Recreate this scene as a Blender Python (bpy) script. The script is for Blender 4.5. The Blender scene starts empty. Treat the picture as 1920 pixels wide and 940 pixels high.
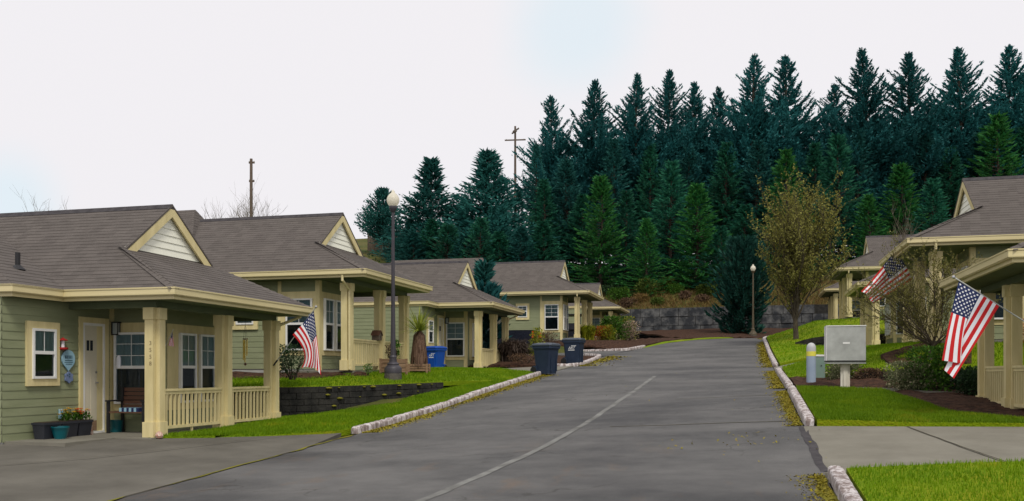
import bpy, bmesh, math, random
import numpy as np
from mathutils import Vector, Matrix, noise
R = math.radians
rnd = random.Random(11)
S = bpy.context.scene
COL = S.collection
F, HZ, TH = 1700.0, 700.0, R(14.5)
ct, st = math.cos(TH), math.sin(TH)

def P(px, py, D):
    """a point of the place seen at a pixel of the 1920 px photograph, D metres along the lens axis; eye level is z = 0"""
    a = (px - 960) / F * D
    return Vector((a * ct - D * st, a * st + D * ct, (HZ - py) / F * D))

# ------------------------------------------------------------------ materials
def nodes_of(m):
    m.use_nodes = True
    nt = m.node_tree
    return nt, nt.nodes, nt.links

def col4(c): return (c[0], c[1], c[2], 1)

def mat(name, c1, c2=None, scale=8.0, rough=0.8, spec=0.3, bump=0.0, bscale=None, detail=6, stretch=(1, 1, 1), coat=0.0, metal=0.0, lo=0.35, hi=0.65):
    m = bpy.data.materials.new(name)
    nt, N, L = nodes_of(m)
    b = N['Principled BSDF']
    b.inputs['Roughness'].default_value = rough
    b.inputs['Specular IOR Level'].default_value = spec
    b.inputs['Metallic'].default_value = metal
    b.inputs['Coat Weight'].default_value = coat
    b.inputs['Base Color'].default_value = col4(c1)
    if c2 is not None or bump:
        tc = N.new('ShaderNodeTexCoord')
        mp = N.new('ShaderNodeMapping'); mp.inputs['Scale'].default_value = stretch
        L.new(tc.outputs['Object'], mp.inputs[0])
        nz = N.new('ShaderNodeTexNoise'); nz.inputs['Scale'].default_value = scale; nz.inputs['Detail'].default_value = detail
        nz.inputs['Roughness'].default_value = 0.6
        L.new(mp.outputs[0], nz.inputs['Vector'])
    if c2 is not None:
        r = N.new('ShaderNodeValToRGB')
        r.color_ramp.elements[0].position = lo; r.color_ramp.elements[0].color = col4(c1)
        r.color_ramp.elements[1].position = hi; r.color_ramp.elements[1].color = col4(c2)
        L.new(nz.outputs['Fac'], r.inputs[0]); L.new(r.outputs[0], b.inputs['Base Color'])
    if bump:
        n2 = N.new('ShaderNodeTexNoise'); n2.inputs['Scale'].default_value = bscale or scale * 4; n2.inputs['Detail'].default_value = 5
        L.new(mp.outputs[0], n2.inputs['Vector'])
        bp = N.new('ShaderNodeBump'); bp.inputs['Strength'].default_value = 1; bp.inputs['Distance'].default_value = bump
        L.new(n2.outputs['Fac'], bp.inputs['Height']); L.new(bp.outputs[0], b.inputs['Normal'])
    return m

def math_n(N, L, op, a, b=None, c=None):
    n = N.new('ShaderNodeMath'); n.operation = op
    for i, v in enumerate((a, b, c)):
        if v is None: continue
        if isinstance(v, (int, float)): n.inputs[i].default_value = v
        else: L.new(v, n.inputs[i])
    return n.outputs[0]

def leafmat(name, c1, c2, trans=0.25, c3=None, rough=0.7, patch=False):
    """leaves: every leaf or spray picks its own tone"""
    m = bpy.data.materials.new(name)
    nt, N, L = nodes_of(m)
    b = N['Principled BSDF']; out = N['Material Output']
    b.inputs['Roughness'].default_value = rough; b.inputs['Specular IOR Level'].default_value = 0.2
    g = N.new('ShaderNodeNewGeometry'); oi = N.new('ShaderNodeObjectInfo')
    r = N.new('ShaderNodeValToRGB')
    r.color_ramp.elements[0].color = col4(c1); r.color_ramp.elements[1].color = col4(c2)
    if c3 is not None:
        e = r.color_ramp.elements.new(0.8); e.color = col4(c2)
        r.color_ramp.elements[2].color = col4(c3)
    L.new(g.outputs['Random Per Island'], r.inputs[0])
    if patch:
        tc = N.new('ShaderNodeTexCoord'); pn = N.new('ShaderNodeTexNoise'); pn.inputs['Scale'].default_value = .9; pn.inputs['Detail'].default_value = 5; pn.inputs['Roughness'].default_value = .65
        L.new(tc.outputs['Object'], pn.inputs['Vector'])
        pr = N.new('ShaderNodeMapRange'); pr.inputs[1].default_value = .40; pr.inputs[2].default_value = .68; L.new(pn.outputs['Fac'], pr.inputs[0])
        L.new(math_n(N, L, 'ADD', math_n(N, L, 'MULTIPLY', pr.outputs[0], .65), math_n(N, L, 'MULTIPLY', g.outputs['Random Per Island'], .42)), r.inputs[0])
    hs = N.new('ShaderNodeHueSaturation')
    mr = N.new('ShaderNodeMapRange'); mr.inputs['To Min'].default_value = 0.8; mr.inputs['To Max'].default_value = 1.2
    L.new(oi.outputs['Random'], mr.inputs[0]); L.new(mr.outputs[0], hs.inputs['Value'])
    L.new(r.outputs[0], hs.inputs['Color'])
    L.new(hs.outputs[0], b.inputs['Base Color'])
    tr = N.new('ShaderNodeBsdfTranslucent'); L.new(hs.outputs[0], tr.inputs[0])
    mx = N.new('ShaderNodeMixShader'); mx.inputs[0].default_value = trans
    L.new(b.outputs[0], mx.inputs[1]); L.new(tr.outputs[0], mx.inputs[2]); L.new(mx.outputs[0], out.inputs[0])
    return m

def shingle_mat(name, dark, light, dz=0.083):
    m = bpy.data.materials.new(name)
    nt, N, L = nodes_of(m)
    b = N['Principled BSDF']; b.inputs['Roughness'].default_value = 0.9; b.inputs['Specular IOR Level'].default_value = 0.25
    tc = N.new('ShaderNodeTexCoord'); g = N.new('ShaderNodeNewGeometry')
    sp = N.new('ShaderNodeSeparateXYZ'); L.new(tc.outputs['Object'], sp.inputs[0])
    sn = N.new('ShaderNodeSeparateXYZ'); L.new(g.outputs['Normal'], sn.inputs[0])
    M = lambda *a: math_n(N, L, *a)
    ax = M('ABSOLUTE', sn.outputs[0]); ay = M('ABSOLUTE', sn.outputs[1])
    sel = M('GREATER_THAN', ax, ay)
    u = M('ADD', M('MULTIPLY', sp.outputs[1], sel), M('MULTIPLY', sp.outputs[0], M('SUBTRACT', 1.0, sel)))
    row = M('FLOOR', M('DIVIDE', M('ADD', sp.outputs[2], 0.02), dz))
    tab = M('FLOOR', M('DIVIDE', M('ADD', u, M('MULTIPLY', row, 0.217)), 0.24))
    cb = N.new('ShaderNodeCombineXYZ'); L.new(row, cb.inputs[0]); L.new(tab, cb.inputs[1])
    wn = N.new('ShaderNodeTexWhiteNoise'); wn.noise_dimensions = '3D'; L.new(cb.outputs[0], wn.inputs['Vector'])
    nz = N.new('ShaderNodeTexNoise'); nz.inputs['Scale'].default_value = 1.1; nz.inputs['Detail'].default_value = 6; nz.inputs['Roughness'].default_value = .65
    L.new(tc.outputs['Object'], nz.inputs['Vector'])
    gr = N.new('ShaderNodeTexNoise'); gr.inputs['Scale'].default_value = 90; gr.inputs['Detail'].default_value = 2
    L.new(tc.outputs['Object'], gr.inputs['Vector'])
    f = M('ADD', M('MULTIPLY', wn.outputs['Value'], 0.16), M('ADD', M('MULTIPLY', nz.outputs['Fac'], 0.22), M('MULTIPLY', gr.outputs['Fac'], .8)))
    r = N.new('ShaderNodeValToRGB')
    r.color_ramp.elements[0].position = .3; r.color_ramp.elements[0].color = col4(dark)
    r.color_ramp.elements[1].position = .9; r.color_ramp.elements[1].color = col4(light)
    L.new(f, r.inputs[0]); L.new(r.outputs[0], b.inputs['Base Color'])
    bp = N.new('ShaderNodeBump'); bp.inputs['Distance'].default_value = .006
    L.new(gr.outputs['Fac'], bp.inputs['Height']); L.new(bp.outputs[0], b.inputs['Normal'])
    return m

def glass_mat():
    m = bpy.data.materials.new('window_glass')
    nt, N, L = nodes_of(m)
    out = N['Material Output']; N.remove(N['Principled BSDF'])
    tr = N.new('ShaderNodeBsdfTransparent'); tr.inputs[0].default_value = (.55, .68, .72, 1)
    gl = N.new('ShaderNodeBsdfGlossy'); gl.inputs['Roughness'].default_value = 0.03; gl.inputs[0].default_value = (.9, .97, 1, 1)
    fr = N.new('ShaderNodeFresnel'); fr.inputs[0].default_value = 1.5
    ad = math_n(N, L, 'ADD', fr.outputs[0], 0.0)
    mx = N.new('ShaderNodeMixShader'); L.new(ad, mx.inputs[0]); L.new(tr.outputs[0], mx.inputs[1]); L.new(gl.outputs[0], mx.inputs[2])
    L.new(mx.outputs[0], out.inputs[0])
    return m

M = {}
M['roof'] = shingle_mat('roof_shingle', (.058, .050, .045), (.145, .127, .115))
M['ridge'] = mat('ridge_shingle', (.03, .027, .03), (.06, .055, .058), 6, .9)
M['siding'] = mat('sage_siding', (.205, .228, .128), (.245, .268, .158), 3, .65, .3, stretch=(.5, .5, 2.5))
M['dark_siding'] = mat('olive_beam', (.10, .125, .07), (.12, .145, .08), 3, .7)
M['beige'] = mat('beige_trim', (.56, .475, .235), (.68, .585, .315), 5, .6, .3, stretch=(1, 1, .22))
M['gutter'] = mat('gutter_enamel', (.56, .48, .25), (.66, .57, .32), 2, .38, .45, stretch=(.3, .3, 6))
M['white'] = mat('white_vinyl', (.78, .78, .76), (.70, .70, .68), 4, .4, .4)
M['gable'] = mat('cream_shingle', (.86, .86, .74), (.80, .80, .68), 5, .7, stretch=(6, 6, 1))
M['glass'] = glass_mat()
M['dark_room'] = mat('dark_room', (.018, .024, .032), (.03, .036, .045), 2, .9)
M['curtain'] = mat('curtain', (.30, .34, .33), (.42, .45, .43), 14, .9, stretch=(1, 1, .05))
M['door'] = mat('cream_door', (.62, .57, .43), (.58, .53, .40), 3, .45, .4)
M['old_concrete'] = mat('old_concrete', (.078, .072, .06), (.138, .129, .108), .9, .92, .25, .004, 60, 10, lo=.3, hi=.72)
M['concrete'] = mat('concrete', (.15, .14, .112), (.21, .198, .162), 1.4, .92, .25, .004, 60, 10, lo=.3, hi=.72)
M['foundation'] = mat('foundation', (.42, .42, .40), (.34, .34, .32), 3, .9)
M['bark'] = mat('bark_mulch', (.026, .015, .011), (.085, .045, .029), 9, .95, .1, .035, 22, 8)
M['black_block'] = mat('dark_block', (.018, .018, .017), (.04, .038, .034), 4, .95, .15, .02, 14)
M['grey_block'] = mat('grey_block', (.036, .039, .044), (.21, .21, .205), 1.3, .95, .15, .04, 7, 9, lo=.44, hi=.78)
M['moss'] = mat('moss', (.13, .125, .015), (.23, .21, .028), 12, .95, .1, .02, 40)
M['metal_dark'] = mat('bronze_paint', (.036, .033, .042), (.05, .046, .056), 3, .5, .4)
M['lamp_bronze'] = mat('olive_bronze_paint', (.07, .055, .03), (.09, .07, .04), 3, .5, .4)
M['lamp_base'] = mat('cast_base', (.06, .055, .05), (.11, .10, .085), 5, .85, .2, .01, 30)
M['wood'] = mat('weathered_wood', (.20, .12, .07), (.30, .20, .125), 3, .85, .2, .004, 20, stretch=(1, 1, 8))
M['bench'] = mat('bench_wood', (.10, .05, .032), (.14, .068, .042), 4, .6, .3, stretch=(1, 6, 6))
M['number'] = mat('aged_brass', (.24, .19, .10), None, rough=.5)
M['dark_iron'] = mat('dark_iron', (.02, .02, .022), None, rough=.5)
M['pole'] = mat('pole_wood', (.085, .062, .048), (.15, .115, .085), 6, .9, stretch=(4, 4, .3))
M['navy'] = mat('navy_plastic', (.012, .022, .046), (.018, .031, .06), 2, .55, .3)
M['lid'] = mat('grey_navy_lid', (.03, .042, .062), (.045, .058, .08), 2, .4, .45)
M['blue'] = mat('blue_plastic', (.0, .05, .30), (.0, .06, .36), 2, .42, .4)
M['tyre'] = mat('tyre', (.012, .012, .013), None, rough=.8)
M['chrome'] = mat('alloy', (.5, .5, .52), None, rough=.3, metal=.9)
M['truckpaint'] = mat('truck_paint', (.014, .016, .026), (.018, .02, .032), 2, .25, .5, coat=.6)
M['red_lens'] = mat('red_lens', (.75, .03, .015), None, rough=.25)
M['white_paint'] = mat('white_paint', (.8, .8, .8), None, rough=.5)
M['black_paint'] = mat('black_paint', (.015, .015, .016), None, rough=.5)
M['red'] = mat('flag_red', (.50, .018, .02), (.56, .025, .028), 4, .8, .15)
M['flagwhite'] = mat('flag_white', (.74, .74, .78), (.80, .80, .84), 4, .8, .15)
M['flagblue'] = mat('flag_navy', (.015, .025, .085), (.02, .032, .10), 4, .8, .15)
M['galv'] = mat('galvanised', (.30, .31, .295), (.44, .455, .435), 2.6, .45, .5, metal=.15, detail=8)
M['utilwhite'] = mat('weathered_white_post', (.66, .63, .55), (.50, .46, .38), 3, .7, stretch=(3, 3, .6))
M['padgreen'] = mat('utility_green', (.17, .25, .21), (.20, .285, .24), 3, .5, .4)
M['bollard'] = mat('pale_blue_plastic', (.27, .34, .44), (.32, .39, .48), 3, .5, .4)
M['reflect'] = mat('yellow_band', (.72, .66, .10), None, rough=.4)
M['bolltop'] = mat('grey_dome', (.45, .46, .46), None, rough=.5)
M['teal'] = mat('teal_glaze', (.0, .075, .095), (.0, .10, .12), 3, .3, .5)
M['charpot'] = mat('charcoal_planter', (.022, .024, .032), (.03, .033, .042), 3, .5)
M['soil'] = mat('soil', (.03, .02, .014), (.05, .035, .022), 20, .95)
M['gold'] = mat('brass_tube', (.62, .46, .09), None, rough=.3, metal=.7)
M['plaque'] = mat('pale_blue_plaque', (.24, .42, .52), (.30, .48, .58), 5, .5)
M['plaque_blue'] = mat('dusty_blue_plaque', (.12, .17, .30), (.17, .22, .36), 9, .6)
M['ink'] = mat('ink', (.04, .09, .13), None, rough=.6)
M['redpaint'] = mat('red_paint', (.38, .02, .02), None, rough=.5)
M['ceramic'] = mat('ceramic', (.6, .5, .42), (.35, .12, .07), 25, .4)
M['barktree'] = mat('tree_bark', (.035, .026, .02), (.085, .068, .052), 6, .95, .15, .02, 20, stretch=(3, 3, .6))
M['darkbark'] = mat('dark_bark', (.045, .036, .026), (.10, .082, .058), 6, .9, .15, .01, 20, stretch=(3, 3, .6))
M['palebark'] = mat('grey_bark', (.10, .085, .06), (.19, .165, .12), 6, .9, .15, .01, 20, stretch=(3, 3, .6))
M['darkgreen'] = leafmat('conifer_dark', (.012, .095, .10), (.030, .165, .162), .35)
M['midgreen'] = leafmat('conifer_mid', (.011, .09, .062), (.036, .185, .098), .35)
M['younggreen'] = leafmat('conifer_young', (.014, .115, .034), (.062, .235, .046), .35)
M['teal_conifer'] = leafmat('conifer_teal', (.012, .085, .08), (.038, .175, .148), .35)
M['bud'] = leafmat('bud_leaves', (.12, .12, .026), (.23, .22, .05), .35, (.33, .32, .09))
M['pinegreen'] = leafmat('pine_green', (.007, .048, .038), (.02, .098, .07), .2)
M['bud2'] = leafmat('bud_leaves_green', (.14, .13, .03), (.27, .26, .06), .3, (.45, .43, .18))
M['hedge'] = leafmat('shrub_green', (.025, .08, .008), (.09, .21, .02), .25)
M['olive'] = leafmat('shrub_olive', (.035, .07, .012), (.11, .15, .022), .25)
M['hedge_dark'] = leafmat('shrub_dark', (.008, .024, .010), (.03, .065, .02), .2)
M['variegated'] = leafmat('shrub_variegated', (.07, .10, .035), (.22, .23, .12), .25, (.50, .45, .30))
M['brownleaf'] = leafmat('shrub_brown', (.05, .032, .022), (.16, .095, .055), .2, (.25, .16, .09))
M['rust'] = leafmat('shrub_rust', (.25, .06, .012), (.42, .13, .02), .25)
M['yellowgreen'] = leafmat('shrub_yellow', (.08, .13, .008), (.28, .30, .015), .25, (.42, .36, .03))
M['pinkleaf'] = leafmat('shrub_pale_tips', (.16, .15, .05), (.42, .30, .24), .2, (.55, .45, .38))
M['strawleaf'] = leafmat('dry_grass', (.10, .062, .025), (.24, .16, .05), .25)
M['hairgrass'] = leafmat('brown_grass', (.06, .042, .034), (.15, .11, .085), .2)
M['skirt'] = leafmat('dead_yucca', (.075, .04, .026), (.20, .125, .085), .15)
M['yucca'] = leafmat('yucca_green', (.16, .21, .03), (.36, .40, .06), .3)
M['yflower'] = mat('yellow_petals', (.75, .45, .02), None, rough=.6)
M['oflower'] = mat('orange_petals', (.75, .09, .012), None, rough=.6)
M['litter'] = leafmat('leaf_litter', (.18, .155, .012), (.30, .25, .016), .1, (.20, .13, .02))
M['seam'] = mat('crack_seal', (.10, .098, .092), (.225, .228, .215), 2.2, .9, .2, lo=.3, hi=.7)
M['joint'] = mat('joint_dirt', (.045, .04, .03), (.08, .07, .045), 8, .95)

def lawn_mat():
    m = bpy.data.materials.new('lawn'); nt, N, L = nodes_of(m)
    b = N['Principled BSDF']; b.inputs['Roughness'].default_value = .9; b.inputs['Specular IOR Level'].default_value = .12
    tc = N.new('ShaderNodeTexCoord')
    n1 = N.new('ShaderNodeTexNoise'); n1.inputs['Scale'].default_value = .55; n1.inputs['Detail'].default_value = 7; n1.inputs['Roughness'].default_value = .62
    n2 = N.new('ShaderNodeTexNoise'); n2.inputs['Scale'].default_value = 30; n2.inputs['Detail'].default_value = 4
    L.new(tc.outputs['Object'], n1.inputs['Vector']); L.new(tc.outputs['Object'], n2.inputs['Vector'])
    f = math_n(N, L, 'ADD', math_n(N, L, 'MULTIPLY', n1.outputs['Fac'], .75), math_n(N, L, 'MULTIPLY', n2.outputs['Fac'], .3))
    r = N.new('ShaderNodeValToRGB')
    r.color_ramp.elements[0].position = .36; r.color_ramp.elements[0].color = (.10, .17, .002, 1)
    e = r.color_ramp.elements.new(.53); e.color = (.155, .225, .003, 1)
    r.color_ramp.elements[-1].position = .68; r.color_ramp.elements[-1].color = (.22, .22, .008, 1)
    L.new(f, r.inputs[0]); L.new(r.outputs[0], b.inputs['Base Color'])
    bp = N.new('ShaderNodeBump'); bp.inputs['Distance'].default_value = .03; L.new(n2.outputs['Fac'], bp.inputs['Height']); L.new(bp.outputs[0], b.inputs['Normal'])
    return m
M['lawn'] = lawn_mat()
M['blade'] = leafmat('grass_blades', (.10, .205, .002), (.175, .285, .004), .38, (.33, .31, .014), patch=True)

def asphalt_mat():
    m = bpy.data.materials.new('asphalt'); nt, N, L = nodes_of(m)
    b = N['Principled BSDF']; b.inputs['Specular IOR Level'].default_value = .35
    tc = N.new('ShaderNodeTexCoord')
    def nz(s, d, st=(1, 1, 1), ro=.6):
        mp = N.new('ShaderNodeMapping'); mp.inputs['Scale'].default_value = st; L.new(tc.outputs['Object'], mp.inputs[0])
        n = N.new('ShaderNodeTexNoise'); n.inputs['Scale'].default_value = s; n.inputs['Detail'].default_value = d; n.inputs['Roughness'].default_value = ro
        L.new(mp.outputs[0], n.inputs['Vector']); return n.outputs['Fac']
    big = nz(.45, 6, (.7, 1.3, 1)); mid = nz(2.6, 7); fine = nz(120, 3); st_ = nz(.8, 5, (1.2, .5, 1), .7)
    M_ = lambda *a: math_n(N, L, *a)
    f = M_('ADD', M_('MULTIPLY', big, .82), M_('ADD', M_('MULTIPLY', mid, .24), M_('MULTIPLY', fine, .34)))
    r = N.new('ShaderNodeValToRGB')
    r.color_ramp.elements[0].position = .52; r.color_ramp.elements[0].color = (.040, .040, .041, 1)
    r.color_ramp.elements[1].position = .86; r.color_ramp.elements[1].color = (.125, .122, .118, 1)
    L.new(f, r.inputs[0])
    # rusty leaf stains that lie on the near part of the road
    sp = N.new('ShaderNodeSeparateXYZ'); L.new(tc.outputs['Object'], sp.inputs[0])
    near = N.new('ShaderNodeMapRange'); near.inputs[1].default_value = 15.5; near.inputs[2].default_value = 11.0; L.new(sp.outputs[1], near.inputs[0])
    rr = N.new('ShaderNodeMapRange'); rr.inputs[1].default_value = .56; rr.inputs[2].default_value = .74; L.new(st_, rr.inputs[0])
    mx = N.new('ShaderNodeMix'); mx.data_type = 'RGBA'
    L.new(M_('MULTIPLY', M_('MULTIPLY', rr.outputs[0], near.outputs[0]), .42), mx.inputs[0])
    L.new(r.outputs[0], mx.inputs[6]); mx.inputs[7].default_value = (.18, .105, .05, 1)
    L.new(mx.outputs[2], b.inputs['Base Color'])
    vo = N.new('ShaderNodeTexVoronoi'); vo.feature = 'DISTANCE_TO_EDGE'; vo.inputs['Scale'].default_value = .42
    wv = N.new('ShaderNodeVectorMath'); wv.operation = 'ADD'; nv = N.new('ShaderNodeTexNoise'); nv.inputs['Scale'].default_value = 1.7; nv.inputs['Detail'].default_value = 6
    L.new(tc.outputs['Object'], nv.inputs['Vector']); L.new(tc.outputs['Object'], wv.inputs[0]); L.new(nv.outputs['Color'], wv.inputs[1]); L.new(wv.outputs[0], vo.inputs['Vector'])
    ck = N.new('ShaderNodeMapRange'); ck.inputs[1].default_value = .004; ck.inputs[2].default_value = .010; ck.inputs[3].default_value = 1; ck.inputs[4].default_value = 0; L.new(vo.outputs['Distance'], ck.inputs[0])
    cm = N.new('ShaderNodeMapRange'); cm.inputs[1].default_value = .5; cm.inputs[2].default_value = .58; L.new(nz(.5, 2, (1, 1, 1)), cm.inputs[0])
    m2 = N.new('ShaderNodeMix'); m2.data_type = 'RGBA'; L.new(M_('MULTIPLY', M_('MULTIPLY', ck.outputs[0], cm.outputs[0]), .6), m2.inputs[0]); L.new(mx.outputs[2], m2.inputs[6]); m2.inputs[7].default_value = (.03, .028, .024, 1)
    L.new(m2.outputs[2], b.inputs['Base Color'])
    ro = N.new('ShaderNodeMapRange'); ro.inputs['To Min'].default_value = .62; ro.inputs['To Max'].default_value = .92; L.new(big, ro.inputs[0]); L.new(ro.outputs[0], b.inputs['Roughness'])
    bp = N.new('ShaderNodeBump'); bp.inputs['Distance'].default_value = .006; L.new(fine, bp.inputs['Height']); L.new(bp.outputs[0], b.inputs['Normal'])
    return m
M['asphalt'] = asphalt_mat()

def curb_mat():
    m = bpy.data.materials.new('worn_white_curb'); nt, N, L = nodes_of(m)
    b = N['Principled BSDF']; b.inputs['Roughness'].default_value = .85
    tc = N.new('ShaderNodeTexCoord')
    n = N.new('ShaderNodeTexNoise'); n.inputs['Scale'].default_value = 11; n.inputs['Detail'].default_value = 8; n.inputs['Roughness'].default_value = .72
    mp = N.new('ShaderNodeMapping'); mp.inputs['Scale'].default_value = (1, 1, .22); L.new(tc.outputs['Object'], mp.inputs[0]); L.new(mp.outputs[0], n.inputs['Vector'])
    r = N.new('ShaderNodeValToRGB'); cr = r.color_ramp
    cr.elements[0].position = .34; cr.elements[0].color = (.15, .115, .10, 1)
    e = cr.elements.new(.47); e.color = (.25, .20, .185, 1)
    e = cr.elements.new(.53); e.color = (.54, .50, .495, 1)
    cr.elements[-1].position = .75; cr.elements[-1].color = (.64, .61, .60, 1)
    L.new(n.outputs['Fac'], r.inputs[0]); L.new(r.outputs[0], b.inputs['Base Color'])
    bp = N.new('ShaderNodeBump'); bp.inputs['Distance'].default_value = .03; L.new(n.outputs['Fac'], bp.inputs['Height']); L.new(bp.outputs[0], b.inputs['Normal'])
    return m
M['curb'] = curb_mat()

def ground_mat():
    m = bpy.data.materials.new('hillside'); nt, N, L = nodes_of(m)
    b = N['Principled BSDF']; b.inputs['Roughness'].default_value = .95; b.inputs['Specular IOR Level'].default_value = .1
    tc = N.new('ShaderNodeTexCoord')
    n = N.new('ShaderNodeTexNoise'); n.inputs['Scale'].default_value = .35; n.inputs['Detail'].default_value = 9; n.inputs['Roughness'].default_value = .65
    L.new(tc.outputs['Object'], n.inputs['Vector'])
    r = N.new('ShaderNodeValToRGB'); cr = r.color_ramp
    cr.elements[0].position = .35; cr.elements[0].color = (.035, .055, .012, 1)
    e = cr.elements.new(.52); e.color = (.075, .078, .02, 1)
    cr.elements[-1].position = .72; cr.elements[-1].color = (.13, .10, .036, 1)
    L.new(n.outputs['Fac'], r.inputs[0]); L.new(r.outputs[0], b.inputs['Base Color'])
    return m
M['ground'] = ground_mat()

def globe_mat():
    m = bpy.data.materials.new('lamp_globe'); nt, N, L = nodes_of(m)
    b = N['Principled BSDF']; b.inputs['Base Color'].default_value = (.88, .84, .72, 1); b.inputs['Roughness'].default_value = .35
    out = N['Material Output']
    tr = N.new('ShaderNodeBsdfTranslucent'); tr.inputs[0].default_value = (.97, .94, .84, 1)
    mx = N.new('ShaderNodeMixShader'); mx.inputs[0].default_value = .6
    L.new(b.outputs[0], mx.inputs[1]); L.new(tr.outputs[0], mx.inputs[2]); L.new(mx.outputs[0], out.inputs[0])
    return m
M['globe'] = globe_mat()

# ------------------------------------------------------------------ objects
def tag(o, label=None, cat=None, group=None, kind=None):
    if label: o['label'] = label
    if cat: o['category'] = cat
    if group: o['group'] = group
    if kind: o['kind'] = kind
    return o

def empty(name, loc, label=None, cat=None, group=None, rz=0):
    o = bpy.data.objects.new(name, None); COL.objects.link(o)
    o.location = loc; o.rotation_euler = (0, 0, rz); o.empty_display_size = .2
    return tag(o, label, cat, group)

def link(name, me, mats, parent=None, smooth=False):
    for m in (mats if isinstance(mats, (list, tuple)) else [mats]): me.materials.append(m)
    if smooth: me.polygons.foreach_set('use_smooth', [True] * len(me.polygons))
    o = bpy.data.objects.new(name, me); COL.objects.link(o)
    if parent is not None: o.parent = parent
    return o

class MB:
    def __init__(s, xf=None): s.v = []; s.f = []; s.mi = []; s.xf = xf; s.m = 0
    def add(s, vs, fs):
        b = len(s.v); s.v += [tuple(x) for x in vs]
        for f in fs: s.f.append([b + i for i in f]); s.mi.append(s.m)
        return s
    def box(s, x0, x1, y0, y1, z0, z1):
        return s.add([(x0, y0, z0), (x1, y0, z0), (x1, y1, z0), (x0, y1, z0), (x0, y0, z1), (x1, y0, z1), (x1, y1, z1), (x0, y1, z1)],
                     [(0, 3, 2, 1), (4, 5, 6, 7), (0, 1, 5, 4), (1, 2, 6, 5), (2, 3, 7, 6), (3, 0, 4, 7)])
    def ubox(s, o, u, n, u0, u1, z0, z1, n0, n1):
        """a box on a wall: along u, up z, outward n"""
        o = Vector(o); u = Vector((u[0], u[1], 0)); n = Vector((n[0], n[1], 0))
        q = lambda a, z, c: tuple(o + u * a + n * c + Vector((0, 0, z)))
        return s.add([q(u0, z0, n0), q(u1, z0, n0), q(u1, z0, n1), q(u0, z0, n1), q(u0, z1, n0), q(u1, z1, n0), q(u1, z1, n1), q(u0, z1, n1)],
                     [(0, 3, 2, 1), (4, 5, 6, 7), (0, 1, 5, 4), (1, 2, 6, 5), (2, 3, 7, 6), (3, 0, 4, 7)])
    def hexa(s, lo, hi):
        n = len(lo); return s.add(list(lo) + list(hi), [tuple(range(n - 1, -1, -1)), tuple(range(n, 2 * n))] + [(i, (i + 1) % n, n + (i + 1) % n, n + i) for i in range(n)])
    def lathe(s, prof, c=(0, 0, 0), n=16, rot=0.0, cap=True):
        vs = []; fs = []
        for (r, z) in prof:
            for k in range(n):
                a = rot + 2 * math.pi * k / n; vs.append((c[0] + r * math.cos(a), c[1] + r * math.sin(a), c[2] + z))
        for i in range(len(prof) - 1):
            for k in range(n):
                fs.append((i * n + k, i * n + (k + 1) % n, (i + 1) * n + (k + 1) % n, (i + 1) * n + k))
        if cap: fs.append(tuple(range(n - 1, -1, -1))); fs.append(tuple(range((len(prof) - 1) * n, len(prof) * n)))
        return s.add(vs, fs)
    def tube(s, pts, rad, n=6):
        pts = [Vector(p) for p in pts]
        if not isinstance(rad, (list, tuple)): rad = [rad] * len(pts)
        vs = []; fs = []; prev = None
        for i, p in enumerate(pts):
            d = (pts[min(i + 1, len(pts) - 1)] - pts[max(i - 1, 0)]).normalized()
            if prev is None:
                a = d.orthogonal().normalized()
            else:
                a = (prev - d * prev.dot(d)); a = a.normalized() if a.length > 1e-6 else d.orthogonal().normalized()
            prev = a; b = d.cross(a)
            for k in range(n):
                t = 2 * math.pi * k / n; vs.append(p + (a * math.cos(t) + b * math.sin(t)) * rad[i])
        for i in range(len(pts) - 1):
            for k in range(n): fs.append((i * n + k, i * n + (k + 1) % n, (i + 1) * n + (k + 1) % n, (i + 1) * n + k))
        fs.append(tuple(range(n - 1, -1, -1))); fs.append(tuple(range((len(pts) - 1) * n, len(pts) * n)))
        return s.add(vs, fs)
    def mesh(s, name, recalc=True):
        me = bpy.data.meshes.new(name)
        v = [s.xf(p) for p in s.v] if s.xf else s.v
        me.from_pydata(v, [], s.f)
        me.polygons.foreach_set('material_index', s.mi)
        if recalc:
            b = bmesh.new(); b.from_mesh(me); bmesh.ops.recalc_face_normals(b, faces=b.faces); b.to_mesh(me); b.free()
        return me
    def build(s, name, mats, parent=None, smooth=False, recalc=True, bevel=0):
        me = s.mesh(name, recalc)
        if bevel:
            b = bmesh.new(); b.from_mesh(me)
            bmesh.ops.bevel(b, geom=b.edges[:], offset=bevel, segments=2, affect='EDGES', profile=.6); b.to_mesh(me); b.free()
        o = link(name, me, mats, parent)
        if smooth:
            me.polygons.foreach_set('use_smooth', [True] * len(me.polygons))
            b = bmesh.new(); b.from_mesh(me)
            for e in b.edges:
                if len(e.link_faces) == 2 and e.calc_face_angle(0) > R(38): e.smooth = False
            b.to_mesh(me); b.free()
        return o

def copy_tree(o, parent=None):
    c = o.copy(); COL.objects.link(c); c.parent = parent
    for ch in list(o.children): copy_tree(ch, c)
    return c

def text_mesh(txt, size, ext=.002, shear=0.0):
    cu = bpy.data.curves.new('lettering', 'FONT'); cu.body = txt; cu.size = size; cu.extrude = ext; cu.align_x = 'CENTER'; cu.align_y = 'CENTER'; cu.shear = shear
    o = bpy.data.objects.new('lettering', cu); COL.objects.link(o)
    dg = bpy.context.evaluated_depsgraph_get()
    me = bpy.data.meshes.new_from_object(o.evaluated_get(dg))
    bpy.data.objects.remove(o); bpy.data.curves.remove(cu)
    return me

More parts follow.
